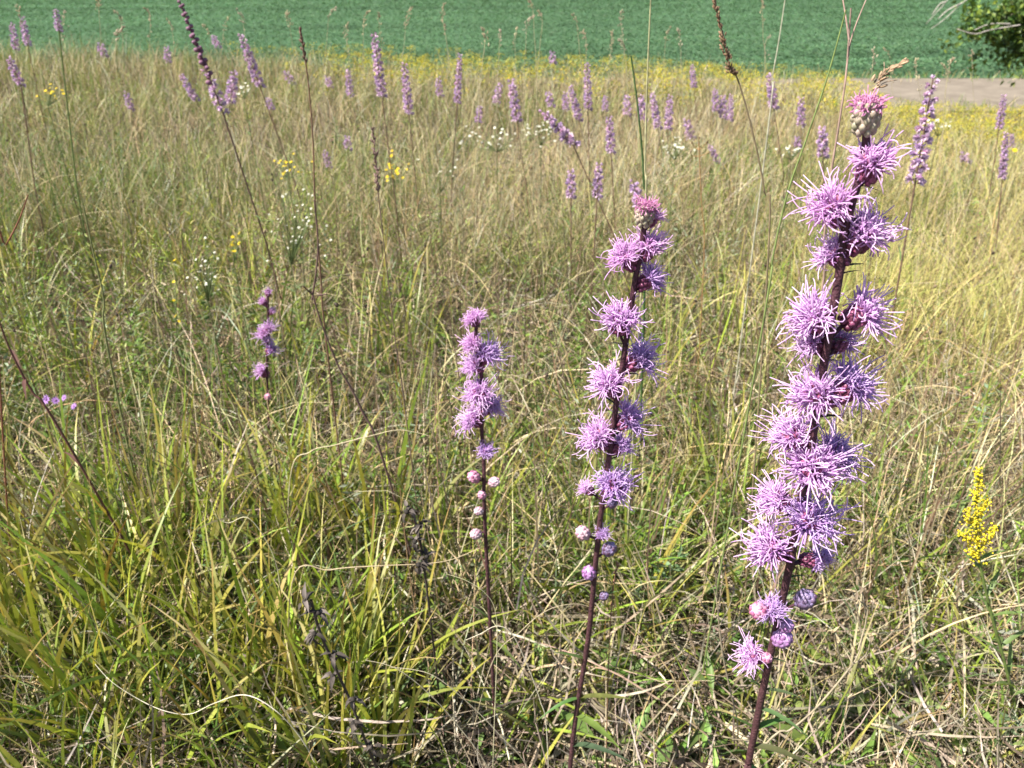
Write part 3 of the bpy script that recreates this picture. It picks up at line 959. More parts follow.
far = [
    ('blazing star with a dark budded spike leaning left, purple only at its lower end', 180, 2, 223, 113, 2.3, 'dark', 12, (252, 200)),
    ('lavender blazing star leaning left just right of the dark budded spike, broad at its base', 241, 35, 260, 87, None, 'lav', 10, None),
    ('short lavender blazing star under the dark leaning spike, on its left side', 181, 75, 196, 101, None, 'lav', 8, None),
    ('soft lavender blazing star touching the right side of the dark leaning spike near its foot', 234, 72, 230, 104, None, 'lav', 11, None),
    ('small lavender blazing star tip standing alone on a bare green stem at the upper left', 56, 10, 59, 32, 2.6, 'green', 7, (72, 146)),
    ('pale blazing star spike rising over the green field, second from the left edge', 22, 17, 28, 46, None, 'lav', 7, None),
    ('pale blazing star spike rising over the green field, first from the left edge', 12, 23, 16, 50, None, 'lav', 7, None),
    ('blazing star with a dark stem and sparse pink flowers at the left edge', 9, 58, 21, 86, 3.0, 'lav', 9, (27, 130)),
    ('tiny lavender blazing star low in the grass below the left green field edge', 126, 92, 131, 110, None, 'lav', 7, None),
    ('very faint pale blazing star at the field edge left of the dark leaning spike', 167, 47, 168, 63, None, 'lav', 7, None),
    ('faint pale blazing star at the field edge between bare green stem and dark leaning spike', 100, 44, 104, 57, None, 'lav', 8, None),
    ('faint lavender blazing star tip right above the dark leaning spike', 213, 36, 218, 48, None, 'lav', 7, None),
    ('tiny faint lavender blazing star right of the broad based leaning one', 286, 72, 292, 84, None, 'lav', 8, None),
    ('tiny lavender blazing star tuft below the broad based leaning one', 268, 98, 271, 110, None, 'lav', 7, None),
    ('tiny lavender blazing star left of the tall brown bare stem', 327, 77, 330, 88, None, 'lav', 7, None),
    ('lone small lavender blazing star in tan grass beside the tall brown bare stem', 325, 151, 329, 168, None, 'lav', 7, None),
    ('tall dusky blazing star spike in the back, dark at its tip, left of centre', 374, 34, 382, 97, 2.9, 'lav', 10, None),
    ('dusky pink blazing star spike right beside the tall dusky one', 404, 64, 409, 114, 3.4, 'lav', 9, None),
    ('slim lavender blazing star spike midway between the dusky pair and the picture centre', 460, 55, 457, 103, None, 'lav', 7, None),
    ('faint lavender blazing star left of the tall dusky spike', 348, 70, 350, 96, None, 'lav', 7, None),
    ('small pale blazing star right of the dusky pair', 438, 78, 440, 97, None, 'lav', 7, None),
    ('round lavender blazing star tuft above a brown dotted stem left of centre', 347, 137, 348, 150, None, 'lav', 8, None),
    ('wide lavender blazing star spike at the centre of the back meadow', 511, 80, 517, 122, None, 'lav', 10, None),
    ('small lavender blazing star immediately left of the wide central spike', 500, 84, 496, 104, None, 'lav', 8, None),
    ('pale blazing star lower left of the wide central spike', 480, 106, 478, 123, None, 'lav', 7, None),
    ('tiny far blazing star rising highest right of the centre at the field edge', 552, 52, 553, 64, None, 'lav', 7, None),
    ('tall lavender blazing star spike right of centre above the tilted one', 587, 64, 588, 110, None, 'lav', 8, None),
    ('strongly tilted purple blazing star leaning left on a dark stem', 543, 112, 573, 145, 2.5, 'lav', 13, (592, 174)),
    ('lavender blazing star leaning left just below the tall one right of centre', 570, 86, 579, 121, None, 'lav', 8, None),
    ('thin pale blazing star directly left of the leaning one under the tall spike', 565, 93, 566, 110, None, 'lav', 7, None),
    ('small pale blazing star above the strongly tilted one', 548, 93, 551, 107, None, 'lav', 8, None),
    ('tiny lavender blazing star right of the tall spike right of centre', 605, 96, 605, 111, None, 'lav', 6, None),
    ('upright lavender blazing star right of the tilted one, on a straight stem', 609, 117, 611, 153, 3.2, 'lav', 9, None),
    ('short pink purple blazing star below the tilted one, left of a pair', 571, 170, 571, 198, 2.6, 'lav', 10, None),
    ('short purple blazing star at the foot of the tilted stem, right of a pair', 599, 164, 597, 198, 2.5, 'lav', 10, None),
    ('purple blazing star half hidden behind the tip of the middle foreground plant', 633, 182, 640, 208, 2.4, 'lav', 12, None),
    ('small lavender blazing star left of the dark green upright blade', 627, 96, 627, 116, None, 'lav', 8, None),
    ('lavender blazing star crossing the dark green upright blade', 641, 96, 643, 121, None, 'lav', 8, None),
    ('slanted lavender blazing star right of the dark green upright blade', 652, 93, 658, 129, None, 'lav', 8, None),
    ('straight lavender blazing star, last before the gap right of the green blade', 670, 96, 668, 130, None, 'lav', 8, None),
    ('slim lavender blazing star standing alone at the field edge above a pink trio', 692, 65, 694, 88, None, 'lav', 6, None),
    ('left lavender blazing star of the trio above the brown dried flower', 715, 89, 716, 112, None, 'lav', 7, None),
    ('middle lavender blazing star of the trio above the brown dried flower', 723, 96, 723, 119, None, 'lav', 8, None),
    ('right pinkish blazing star of the trio above the brown dried flower', 731, 95, 730, 121, None, 'lav', 6, None),
    ('lavender blazing star just above the brown dried flower', 686, 120, 691, 139, None, 'lav', 9, None),
    ('small tilted lavender blazing star right of the brown dried flower', 709, 145, 719, 164, None, 'lav', 7, None),
    ('upright lavender blazing star under the pale stem left of the tallest plant', 769, 75, 774, 109, 4.2, 'lav', 9, None),
    ('lavender blazing star between the pale stem and the tip of the tallest plant', 801, 98, 801, 126, None, 'lav', 8, None),
    ('pale lavender blazing star close left of the tallest plant tip', 822, 127, 823, 158, 3.4, 'lav', 11, None),
    ('tiny lavender blazing star tuft by white blossoms left of the tallest plant', 797, 137, 798, 148, None, 'lav', 7, None),
    ('large loose blazing star right of the tallest plant, thin dark tip and pale heads', 933, 79, 915, 184, 1.9, 'lav', 17, None),
    ('upper lavender blazing star at the right edge in front of the dirt track', 1004, 95, 999, 129, 4.2, 'lav', 7, None),
    ('lower dark lavender blazing star near the right edge', 1006, 133, 1002, 179, 3.2, 'lav', 7, None),
    ('small faint blazing star between the loose one and the right edge', 963, 152, 966, 163, None, 'lav', 9, None),
    ('thin blazing star tip beside the small yellow daisy at the right edge', 1012, 134, 1012, 148, None, 'lav', 5, None),
]
for (lb, x0, y0, x1, y1, D, sty, wp, sto) in far:
    far_star(lb, x0, y0, x1, y1, D, sty, wp, sto, loose='loose' in lb)


# ------------------------------------------------------------------ yellow goldenrod at the right
def goldenrod():
    D = .76
    base_p = P(1017, 713, D)
    gz = tz(base_p.x, D)
    k = base_p.z - gz
    base = Vector((base_p.x + .3 * k * .3, D, gz))
    root = thing('goldenrod', 'bright yellow goldenrod plume standing alone at the right edge', 'flower', base)
    rng = random.Random(4)
    st = MB()
    path = [P(978, 472, D), P(975, 515, D), P(979, 560, D), P(990, 610, D), P(1004, 660, D), base_p, base - Vector((0, 0, .01))]
    st.tube([p - base for p in path], [.0008, .0014, .0018, .002, .0022, .0024, .0026], (.14, .19, .05), 7)
    S = px_size(520, D)
    plumes = [((980, 560), (978, 468), 9, 300), ((977, 545), (960, 533), 6, 90), ((976, 535), (966, 508), 8, 90), ((980, 550), (997, 526), 6, 100), ((976, 520), (989, 500), 6, 60), ((978, 562), (970, 548), 7, 60)]
    for (a, b, wd, cnt) in plumes:
        mb = MB()
        p0, p1 = P(*a, D - .003), P(*b, D - .003)
        st.tube([p0 - base, p1 - base], [.0007, .0005], (.2, .22, .05), 4)
        for q in range(cnt):
            t = rng.random() ** .8
            off = Vector((rng.gauss(0, 1), rng.gauss(0, 1), rng.gauss(0, 1))) * wd * S * .46 * (1.15 - .75 * t)
            c = p0.lerp(p1, t) + off - base
            f = rng.uniform(.8, 1.15)
            mb.ball(c, S * rng.uniform(.6, 1.15), (.78 * f, .66 * f, .05), axis=(rng.gauss(0, 1), rng.gauss(0, 1), 1), stretch=1.4, nu=5, nv=4, col2=(.8 * f, .64 * f, .03))
        mb.build('flower_plume', M_YEL, root)
    st.build('stem', M_WEED, root)
    for q in range(16):
        t = q / 15
        p = path[2].lerp(path[5], t) if t < .9 else path[5].lerp(path[6], .3)
        a = q * 2.4
        mb = MB()
        mb.leaf((0, 0, 0), (math.cos(a), math.sin(a) * .8, 1.1), (26 + 30 * t) * S, 5 * S, (.13, .19, .055), droop=.35, segs=5)
        mb.build('leaf', M_LEAF, root, p - base)


goldenrod()


# ------------------------------------------------------------------ stalks and single blades
def curve_pts(pts, k=5):
    out = []
    for i in range(len(pts) - 1):
        p0, p1, p2, p3 = pts[max(i - 1, 0)], pts[i], pts[i + 1], pts[min(i + 2, len(pts) - 1)]
        for j in range(k):
            t = j / k
            out.append(.5 * ((2 * p1) + (p2 - p0) * t + (2 * p0 - 5 * p1 + 4 * p2 - p3) * t * t + (3 * p1 - p0 - 3 * p2 + p3) * t ** 3))
    out.append(pts[-1])
    return out


def to_ground(pts, fall=.25):
    p, q = pts[-1], pts[-2]
    gz = tz(p.x, p.y)
    if p.z <= gz:
        return pts
    k = p.z - gz
    s = (p.x - q.x) / max(.02, q.z - p.z)
    s = max(-.6, min(.6, s)) * fall * 2
    return pts + [Vector((p.x + s * k, p.y + .02, tz(p.x + s * k, p.y) - .01))]


def stalk(name, label, cat, D, pix, rad, col, seeds=None, group=None, mat=None, branches=(), leaf_n=0, seedcol=(.36, .24, .14)):
    rng = random.Random(int(pix[0][0] * 7 + pix[0][1]))
    pts = to_ground([P(x, y, D) for x, y in pix])
    base = Vector((pts[-1].x, pts[-1].y, tz(pts[-1].x, pts[-1].y)))
    root = thing(name, label, cat, base, group)
    mb = MB()
    cp = curve_pts(pts)
    nn = len(cp)
    mb.tube([p - base for p in cp], [rad * (.5 + .5 * i / (nn - 1)) for i in range(nn)], col, 6, True)
    for br in branches:
        bp = curve_pts([P(x, y, D + rng.uniform(-.01, .01)) for x, y in br])
        mb.tube([p - base for p in bp], [rad * (.7 - .35 * i / (len(bp) - 1)) for i in range(len(bp))], col, 5, True)
    mb.build('stem', mat or M_WEED, root)
    if seeds:
        # a seed head of small pointed grains along the first part of the stalk
        n_, spread, size, frac = seeds
        sb = MB()
        for q in range(n_):
            t = rng.random()
            i = min(int(t * frac * (nn - 1)), nn - 2)
            c = cp[i].lerp(cp[i + 1], rng.random())
            up = (cp[0] - cp[min(4, nn - 1)]).normalized()
            off = Vector((rng.gauss(0, 1), rng.gauss(0, 1), rng.gauss(0, .3))) * spread * (.25 + .75 * t)
            f = rng.uniform(.7, 1.25)
            sb.ball(c + off - base, size * rng.uniform(.7, 1.2), tuple(v * f for v in seedcol), axis=up + off.normalized() * .6, stretch=2.6, nu=5, nv=4)
        sb.build('seed_head', M_STRAW, root)
    if leaf_n:
        for q in range(leaf_n):
            lb = MB()
            i = rng.randrange(nn // 3, nn - 2)
            a = rng.uniform(0, 6.28)
            lb.leaf((0, 0, 0), (math.cos(a), math.sin(a), .5), rng.uniform(.04, .09), .005, tuple(v * .9 for v in col), droop=.6)
            lb.build('leaf', M_STRAW, root, cp[i] - base)
    return root


BR, TAN, GRN, DK = (.16, .09, .06), (.40, .31, .20), (.17, .22, .07), (.06, .045, .04)
GS = 'grass_stalk'
stalk(GS, 'brown seed topped grass stalk above the trio of pink blazing stars, bending right lower down', 'grass stalk', .95, [(714, 0), (722, 34), (730, 68), (738, 80), (752, 130), (764, 190), (768, 260)], .0013, (.22, .17, .10), (150, .0028, .0011, .36), seedcol=(.28, .18, .11))
stalk(GS, 'forked pale brown dry stalk rising left of the tallest plant tip', 'grass stalk', .9, [(851, 8), (848, 50), (845, 84), (838, 130), (831, 175), (824, 240), (818, 320)], .0016, (.34, .23, .19), branches=[((845, 84), (851, 40), (866, 0)), ((849, 40), (845, 12), (841, -10))])
stalk(GS, 'thin bright green grass stalk slanting down left behind the tallest plant', 'grass stalk', .8, [(846, 10), (828, 75), (806, 140), (787, 195), (772, 262), (762, 330)], .0013, GRN)
stalk(GS, 'pale thin grass stalk above the upright blazing star left of the tallest plant', 'grass stalk', 1.6, [(785, 0), (779, 40), (772, 82), (768, 130)], .0016, (.42, .40, .30))
stalk(GS, 'long straight pale green stalk reaching the top edge above the middle foreground plant', 'grass stalk', 1.1, [(651, -5), (648, 60), (646, 120), (645, 170), (644, 240)], .0017, (.36, .34, .19))
stalk(GS, 'dark reddish brown bare stalk standing tall left of the dusky blazing star pair', 'grass stalk', 1.2, [(300, 28), (308, 80), (313, 140), (315, 200), (321, 280), (326, 340)], .0018, BR, (30, .002, .0016, .12), seedcol=(.2, .12, .09))
stalk(GS, 'brown dotted bare stalk descending through the middle of the left meadow', 'dry stalk', 1.15, [(373, 128), (376, 165), (379, 200), (386, 262), (396, 345), (404, 400)], .0013, (.15, .10, .08), (60, .003, .0015, .3), seedcol=(.30, .2, .17))
stalk('weed_stalk', 'reddish brown jointed weed stalk slanting right below the tall bare stalk', 'dry stalk', 1.1, [(312, 292), (322, 325), (338, 365), (352, 390), (364, 415), (380, 450)], .0024, (.13, .08, .07), branches=[((312, 294), (303, 286)), ((318, 295), (327, 294)), ((312, 300), (318, 250), (314, 200))])
stalk('weed_stalk', 'dark red leaning weed stalk cut by the left edge, thick and slanting right', 'dry stalk', 1.0, [(-8, 300), (6, 340), (20, 370), (34, 394), (60, 430)], .0021, (.12, .055, .045), leaf_n=3)
stalk('weed_stalk', 'thin red weed stalk leaning out to the left edge above the thick dark one', 'dry stalk', 1.05, [(28, 195), (19, 220), (6, 245), (-6, 262)], .0016, (.2, .08, .05))
stalk(GS, 'green upright stalk with a dark tip crossing the lavender spikes right of centre', 'grass stalk', 1.5, [(631, 56), (637, 100), (642, 150), (644, 185), (646, 230)], .0028, (.05, .10, .03))
stalk(GS, 'dry brown sprig rising just right of the middle foreground plant stem', 'dry stalk', .63, [(618, 563), (613, 590), (609, 650), (607, 720), (605, 775)], .0009, (.24, .14, .08), (26, .0015, .0011, .3), seedcol=(.3, .17, .1))
stalk(GS, 'reddish straight grass stalk left of the shortest foreground plant', 'grass stalk', .85, [(400, 488), (406, 545), (412, 590), (420, 640), (427, 700), (431, 768)], .0013, (.30, .19, .10))
stalk(GS, 'tall green brown grass stalk with bluish joints left of centre', 'grass stalk', 1.2, [(82, 200), (94, 255), (104, 300), (108, 350)], .0022, (.18, .19, .08))

stalk(GS, 'tan seed sprig bent to the right behind the tip of the tallest plant', 'grass stalk', .8, [(906, 60), (893, 68), (880, 82), (868, 105), (860, 140), (852, 200), (842, 280)], .0009, (.36, .25, .17), (60, .0035, .0012, .34), seedcol=(.42, .29, .18), branches=[((880, 82), (884, 70), (884, 62)), ((876, 88), (886, 82), (897, 80))])

# blurred pale seeding stalks that stand out against the green field
rs = random.Random(9)
sg = 'pale seeding grass stalks against the green field'
cnt = 0
ORD = 'first second third fourth fifth sixth seventh eighth ninth tenth eleventh twelfth thirteenth fourteenth fifteenth sixteenth seventeenth eighteenth nineteenth twentieth'.split()
SEED_PX = sorted([(64, 10), (118, 24), (171, 17), (150, 5), (120, 8), (208, 22), (226, 14), (241, 6), (364, 8), (378, 12), (408, 4), (441, 2), (486, 26), (500, 30), (515, 25), (528, 12), (532, -4), (543, 8), (576, 12),
                 (586, 28), (613, 30), (625, 36), (667, 24), (680, 28), (762, -4), (765, 32), (874, 48), (889, 44), (915, 58), (948, 60), (972, 50), (703, 62), (20, 2), (98, -4), (330, 4), (345, 20), (620, 8), (288, 10), (950, 56)])
for q_, (px_, py_) in enumerate(SEED_PX):
    D = rs.uniform(2.2, 4.5)
    lx = rs.uniform(-10, 12)
    D = min(D, 3.2) if py_ < 10 else D
    where = ORD[q_] + ' from the left' if q_ < 20 else ORD[len(SEED_PX) - 1 - q_] + ' from the right'
    nod = rs.uniform(-7, 7)
    stalk(GS, 'pale seeding grass stalk against the green field, ' + where + ' in the row', 'grass stalk', D,
          [(px_ + nod, py_ + abs(nod) * .5), (px_ + lx * .1, py_ + 12), (px_ + lx * .5, py_ + 40), (px_ + lx, py_ + 90)], .0010, (.42, .36, .22),
          (rs.randint(14, 34), .006 * (.5 + .22 * D), .0017 * (.6 + .15 * D), rs.uniform(.25, .5)), group=sg, seedcol=rs.choice([(.50, .42, .27), (.42, .33, .22), (.46, .38, .28)]))


# pale curled dry blades in front
def dry_blade(label, D, pix, wd=.0012, col=(.62, .55, .38)):
    D = D * .78
    wd = wd * .7
    pts = [P(x, y, D + dd) for (x, y, dd) in pix]
    lowest = min(pts, key=lambda p: p.z)
    if pts[-1] is lowest:
        pts = to_ground(pts, .15)
    elif pts[0] is lowest:
        pts = to_ground(pts[::-1], .15)
    cp = curve_pts(pts, 7)
    base = Vector((cp[-1].x, cp[-1].y, tz(cp[-1].x, cp[-1].y)))
    mb = MB()
    nn = len(cp)
    mb.tube([p - base for p in cp], [wd * (.35 + .65 * i / (nn - 1)) for i in range(nn)], col, 6)
    return tag(mb.build('dry_blade', M_STRAW, None, base), label, 'grass blade', 'curled pale dry blades in the foreground')


dry_blade('white curly dry blade looping over dark litter at the bottom left', .82, [(95, 664, .05), (112, 682, .03), (140, 700, .02), (165, 711, 0), (190, 714, 0), (215, 703, 0), (245, 695, -.01), (275, 710, -.02), (300, 737, -.02), (318, 770, -.02)], .0011, (.72, .66, .52))
dry_blade('pale arching dry blade sweeping down right at the bottom, left one of two', .80, [(365, 660, 0), (395, 668, 0), (425, 690, 0), (455, 722, 0), (490, 772, 0)], .0011)
dry_blade('pale arching dry blade sweeping down right at the bottom, right one of two', .79, [(390, 667, 0), (430, 674, 0), (465, 700, 0), (500, 735, 0), (530, 772, 0)], .0011)
dry_blade('white dry blade curled in a hook beside the lower stem of the shortest plant', .76, [(466, 640, 0), (480, 634, 0), (497, 626, 0), (512, 634, 0), (526, 662, 0), (540, 700, 0), (547, 735, 0)], .001, (.72, .66, .5))
dry_blade('long nearly level tan blade left of the shortest foreground plant', 1.0, [(480, 548, 0), (450, 560, 0), (420, 564, 0), (375, 566, 0), (330, 570, 0), (292, 583, 0)], .0014, (.5, .4, .25))
dry_blade('short pale blade bent over beside the shortest plant stem', .78, [(446, 574, 0), (465, 580, 0), (484, 592, 0), (495, 610, 0), (497, 650, 0), (493, 768, 0)], .0009, (.62, .58, .36))
dry_blade('pale curled blade tip hanging near green tufts at the left', 1.05, [(211, 500, 0), (215, 515, 0), (228, 523, 0), (250, 519, 0), (275, 560, 0), (285, 620, 0)], .0011, (.6, .55, .36))
dry_blade('long pale blade leaning across grass right of the small slender blazing star', 1.3, [(430, 436, 0), (400, 430, 0), (370, 436, 0), (335, 445, 0), (310, 452, 0), (290, 480, 0)], .0016, (.55, .47, .3))
dry_blade('thin pale arc of dry grass left of the middle foreground plant', .9, [(490, 668, 0), (520, 632, 0), (548, 610, 0), (578, 604, 0), (600, 612, 0)], .0009, (.5, .42, .28))


# withered dark flower stalks
def withered(label, D, pix, n_clumps):
    D = D * .74
    rng = random.Random(pix[0][0])
    pts = to_ground([P(x, y, D) for x, y in pix])
    base = Vector((pts[-1].x, pts[-1].y, tz(pts[-1].x, pts[-1].y)))
    root = thing('withered_stalk', label, 'dead plant', base, 'withered black flower stalks')
    mb = MB()
    cp = curve_pts(pts)
    mb.tube([p - base for p in cp], .0017, (.06, .048, .04), 6)
    mb.build('stem', M_WEED, root)
    for q in range(n_clumps):
        i = int(q / n_clumps * len(cp) * .75)
        cb = MB()
        for z in range(9):
            a = Vector((rng.gauss(0, 1), rng.gauss(0, 1), rng.gauss(0, 1)))
            cb.leaf(a * .002, a + Vector((0, 0, -.3)), rng.uniform(.006, .016), .005, (.07, .058, .05) if z % 3 else (.15, .125, .11), droop=.8, fold=.6)
        cb.ball((0, 0, 0), .0035, (.04, .034, .03), nu=6, nv=5)
        s = 1 if q % 2 else -1
        cb.build('shrivelled_head', M_LITTER, root, cp[i] - base + Vector((s * .006, -.003, 0)))


withered('withered black flower stalk leaning right at the bottom left of centre', .85, [(311, 600), (320, 632), (335, 667), (352, 705), (367, 745), (378, 772)], 8)
withered('withered black flower stalk standing left of the shortest plant', 1.0, [(412, 510), (419, 535), (423, 560), (427, 590)], 5)


# dried branching weeds beside the tallest plant
def dried_weed(label, D, stem_px, branches, col=(.30, .25, .17)):
    rng = random.Random(stem_px[0][0])
    pts = to_ground([P(x, y, D) for x, y in stem_px])
    base = Vector((pts[-1].x, pts[-1].y, tz(pts[-1].x, pts[-1].y)))
    root = thing('dried_weed', label, 'dead plant', base, 'dried branching weeds')
    mb = MB()
    mb.tube([p - base for p in curve_pts(pts)], .0011, col, 6)
    for br in branches:
        bp = [P(x, y, D + rng.uniform(-.01, .01)) for x, y in br]
        mb.tube([p - base for p in curve_pts(bp, 3)], .0007, col, 5)
        cb = MB()
        for z in range(7):
            a = Vector((rng.gauss(0, 1), rng.gauss(0, 1), rng.gauss(.4, .8)))
            cb.leaf((0, 0, 0), a, rng.uniform(.003, .008), .003, (.42, .34, .2) if z % 2 else (.2, .15, .1), fold=.5, droop=.6, segs=3)
        cb.build('seed_cup', M_STRAW, root, bp[-1] - base)
    mb.build('stem', M_WEED, root)


dried_weed('dried forked weed with seed cups and a black leaf just right of the tallest plant', .55, [(853, 664), (832, 690), (812, 712), (790, 730), (760, 750)],
           [[(853, 664), (862, 640), (853, 592)], [(860, 645), (866, 620), (862, 590)], [(853, 664), (866, 655), (872, 635)], [(845, 672), (838, 650), (834, 632)], [(853, 664), (846, 652), (838, 640)], [(858, 650), (868, 610), (856, 600)]])
dried_weed('dried thin weed with tiny seed cups left of the tallest plant stem', .7, [(718, 612), (722, 650), (730, 690), (738, 730)],
           [[(718, 612), (714, 590), (703, 572)], [(718, 612), (722, 585), (726, 566)], [(717, 600), (716, 580), (714, 560)], [(718, 616), (706, 612), (700, 598)], [(720, 625), (730, 605), (733, 590)]])
# the shrivelled brown flower in the back
dried_weed('brown dried flower with curled orange petals below the pink trio', 1.7, [(699, 142), (700, 170), (702, 210), (704, 260)],
           [[(699, 150), (694, 146), (692, 142)], [(699, 150), (704, 146), (708, 141)], [(699, 150), (699, 146), (699, 137)], [(699, 156), (706, 154), (710, 152)], [(699, 156), (693, 156), (690, 152)]], (.34, .19, .08))


# ------------------------------------------------------------------ white asters, small yellow and lilac flowers
def small_flowers(name, label, cat, D, cx, cy, spread, count, rpx, ray, disc, seed, group=None, stem=(.14, .18, .07)):
    rng = random.Random(seed)
    low = P(cx + rng.uniform(-5, 5), cy + spread[1] + 18, D)
    base = Vector((low.x, D, tz(low.x, D)))
    root = thing(name, label, cat, base, group)
    st = MB()
    hub = P(cx, cy + spread[1] * .8 + 6, D)
    if hub.z < base.z + .05:
        hub.z = base.z + .05
    st.tube([hub - base, (hub - base) * .5 + Vector((.006, 0, 0)), (0, 0, -.01)], [.0014, .0018, .002], stem, 5)
    S = px_size(cy, D)
    for q in range(count):
        x, y = cx + rng.gauss(0, spread[0] * .5), cy + rng.gauss(0, spread[1] * .5)
        p = P(x, y, D + rng.uniform(-.06, .06) * D * .5)
        st.tube([hub - base, hub.lerp(p, .6) - base + Vector((0, 0, -.004)), p - base], .0008, stem, 4)
        fb = MB()
        r = rpx * S * rng.uniform(.75, 1.2)
        nrm = Vector((rng.gauss(-.2, .4), -.5 + rng.gauss(0, .4), 1)).normalized()
        t1 = nrm.cross(Vector((1, 0, .1))).normalized()
        t2 = nrm.cross(t1)
        for k in range(10):
            a = 6.283 * k / 10 + rng.uniform(-.1, .1)
            fb.leaf((0, 0, 0), t1 * math.cos(a) + t2 * math.sin(a) + nrm * .2, r, r * .42, ray, up=nrm, droop=.1, fold=.1, segs=2)
        fb.ball(nrm * r * .08, r * .28, disc, axis=nrm, stretch=.6, nu=6, nv=4)
        fb.build('flower', M_WHITE if ray[2] > .4 and ray[1] > .5 else (M_YEL if ray[2] < .2 else M_FLOR), root, p - base)
    for q in range(8):
        a = rng.uniform(0, 6.28)
        st.leaf((hub - base) * rng.uniform(.3, 1), (math.cos(a), math.sin(a), .4), .03 + .01 * D, .006, stem, droop=.3, segs=3)
    st.build('stem', M_LEAF, root)


WH, WD = (.66, .66, .58), (.62, .50, .12)
YL, YD = (.70, .52, .02), (.55, .36, .03)
ag = 'white asters scattered in the meadow'
for (lb, D, cx, cy, sp, n_, r) in [
    ('white aster spray over green herbs at the left, lower of two', 1.75, 208, 272, (14, 22), 14, 3.2),
    ('white aster spray above the small slender blazing star', 1.95, 291, 226, (24, 30), 18, 3.2),
    ('white blossoms in a loose group at the centre of the back meadow', 3.4, 497, 137, (34, 8), 15, 3.2),
    ('white aster clump just right of the wide central spike', 3.5, 541, 131, (14, 8), 10, 3),
    ('flat white flower cluster left of the brown dried flower', 3.2, 675, 146, (12, 7), 13, 2.8),
    ('flat white flower cluster left of the tallest plant tip', 3.2, 791, 150, (10, 4), 10, 2.8),
    ('single white blossoms in tan grass above the left foreground plant', 2.6, 440, 172, (28, 14), 5, 2.8),
    ('white blossoms beside the large loose blazing star at the right', 4.2, 938, 124, (12, 6), 9, 3),
    ('faint white blossoms between two blazing stars at the far left', 3.2, 244, 88, (6, 5), 6, 3)]:
    small_flowers('white_aster', lb, 'flower', D, cx, cy, (sp[0] * 1.25, sp[1] * 1.35), int(n_ * 2.4), r * .47, WH, WD, cx, ag)
yg = 'small yellow flowers scattered in the meadow'
for (lb, D, cx, cy, sp, n_, r) in [
    ('small yellow flowers right beside the lower white aster spray', 1.85, 234, 245, (8, 16), 6, 3.4),
    ('yellow flower tuft above the white aster spray at the left', 2.6, 288, 166, (18, 9), 14, 3),
    ('yellow flower tuft left of centre in the back meadow', 3.4, 395, 168, (12, 16), 16, 3),
    ('yellow blossoms low in the herbs near the left edge', 1.7, 177, 300, (5, 40), 4, 3),
    ('pale yellow flowers at the far left edge of the meadow', 2.8, 48, 93, (14, 9), 14, 2.8),
    ('single yellow daisy near the right edge beside a thin blazing star', 3.4, 1015, 148, (1, 2), 1, 4.5)]:
    small_flowers('yellow_flower', lb, 'flower', D, cx, cy, sp, int(n_ * 1.3), r * .6, YL, YD, cx, yg)
lg = 'tiny lilac flowers low in the grass'
small_flowers('lilac_flower', 'two tiny lilac blossoms low in the litter at the lower right', 'flower', 1.05, 928, 636, (16, 8), 3, 6, (.55, .38, .68), (.4, .25, .45), 5, lg)
small_flowers('lilac_flower', 'tiny purple blossoms low in the grass by the left edge', 'flower', 1.35, 60, 402, (16, 8), 4, 5, (.46, .25, .60), (.35, .18, .4), 6, lg)


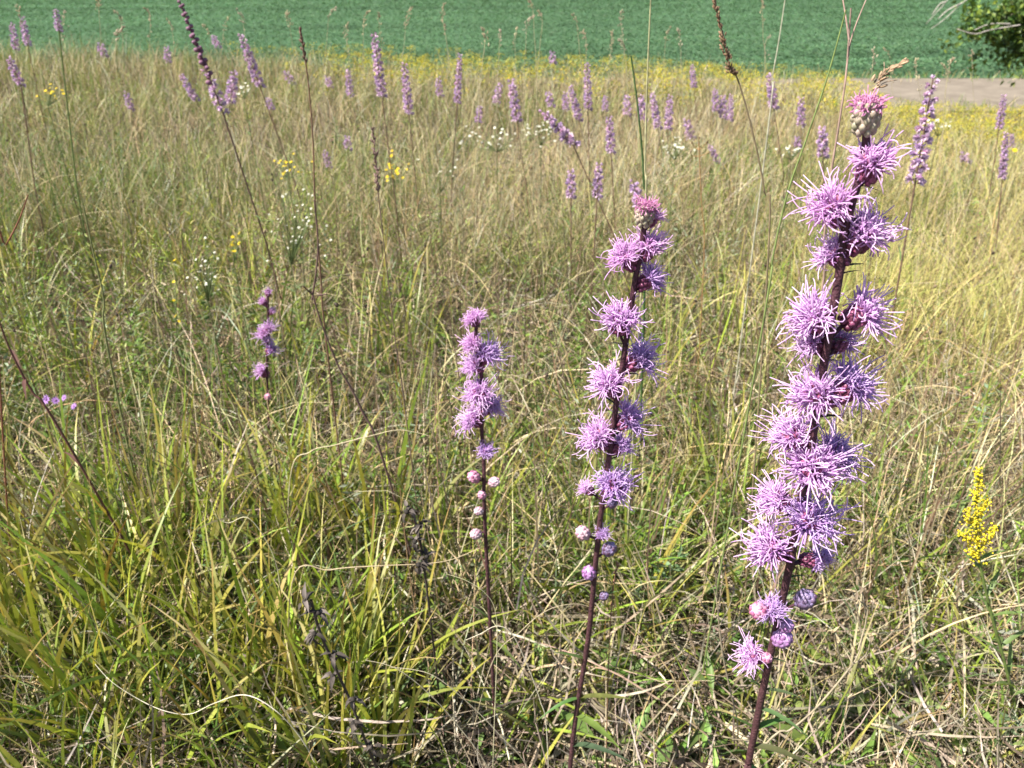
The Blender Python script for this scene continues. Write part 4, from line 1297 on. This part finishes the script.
# ------------------------------------------------------------------ the tree at the top right
def tree():
    rng = random.Random(17)
    base = Vector((17.0, 20.0, tz(17.0, 20.0)))
    root = thing('oak_tree', 'broad leafy oak at the top right with bare grey twigs reaching left', 'tree', base)
    tr = MB()
    tr.tube([Vector(p) for p in [(0, 0, -.1), (.05, 0, .8), (-.05, .05, 1.8), (.1, 0, 3.2), (.2, 0, 5.0), (.1, .1, 7)]], [.42, .33, .29, .24, .16, .06], (.12, .095, .07), 12)
    limbs = []
    for q in range(15):
        a = q * 2.4 + .4
        z0 = 1.9 + q * .3
        ln = 4.6 - q * .2
        d = Vector((math.cos(a), math.sin(a), .12 + .04 * q))
        if q == 2:
            d = Vector((-1, -.25, .02))
        p0 = Vector((0, 0, z0))
        pts = [p0]
        for s_ in range(5):
            d = (d + Vector((rng.gauss(0, .14), rng.gauss(0, .14), rng.gauss(-.01, .1)))).normalized()
            pts.append(pts[-1] + d * ln / 5)
        tr.tube(pts, [.13, .1, .075, .05, .03, .012], (.11, .09, .07), 7)
        limbs.append(pts)
    # the drooping limb seen at the corner and its bare twigs
    D = 19.0
    lp = [base + Vector((0, 0, 3.0)), P(1085, -30, D), P(1050, 5, D), P(1018, 14, D), P(987, 27, D), P(967, 34, D)]
    tr.tube([p - base for p in curve_pts(lp, 3)], [.11 - .005 * i for i in range(16)], (.11, .09, .07), 7)
    limbs.append([p - base for p in lp])
    for br in [[(1040, -8), (1030, 22), (1020, 42), (1011, 53)], [(1050, -5), (1040, 30), (1030, 50)]]:
        pp = [P(x, y, D + .2) - base for x, y in br]
        tr.tube(pp, [.05, .04, .025, .015][:len(pp)], (.09, .075, .06), 6)
        limbs.append(pp)
    tr.build('trunk', M_BARK, root)
    tw = MB()
    for br in [[(1000, -40), (965, -22), (946, 2), (935, 14), (926, 24)], [(1010, -30), (985, -12), (962, 3), (946, 18), (931, 29)], [(946, 2), (940, 4), (932, 15)], [(962, 3), (948, 10), (938, 19)],
               [(1020, 25), (990, 30), (975, 34), (957, 29)], [(1010, 24), (990, 24), (975, 30)]]:
        pp = [P(x, y, D - .6) - base for x, y in br]
        tw.tube(curve_pts(pp, 3), [.015 - .0007 * i for i in range(3 * (len(pp) - 1) + 1)], (.36, .33, .29), 5)
    tw.build('bare_twigs', M_BARK, root)
    cr = MB()
    cs, ds = [], []
    for li, pts in enumerate(limbs):
        corner = li >= 15
        for k in range(1, len(pts)):
            nclump = 15 if corner else 9
            for q in range(nclump):
                t = rng.random()
                c = pts[k - 1].lerp(pts[k], t)
                if not corner and k == 1 and t < .6:
                    continue
                sp = .25 if corner else .6
                c = c + Vector((rng.gauss(0, sp), rng.gauss(0, sp), rng.gauss(.08, sp * .7)))
                for z in range(24):
                    cs.append(c + Vector((rng.gauss(0, .13), rng.gauss(0, .13), rng.gauss(0, .1))))
    cs = np.array([tuple(c) for c in cs])
    n_ = len(cs)
    d = RNG.normal(0, 1, (n_, 3)) + np.array([0, 0, .1])
    leaf_cloud(cr, cs, d, RNG.uniform(.10, .19, n_), RNG.uniform(.06, .11, n_), palette(n_, [(.085, .145, .03), (.17, .23, .04), (.05, .095, .025)], [3, 2, 2], .2))
    cr.build('crown', M_TREE, root)


tree()
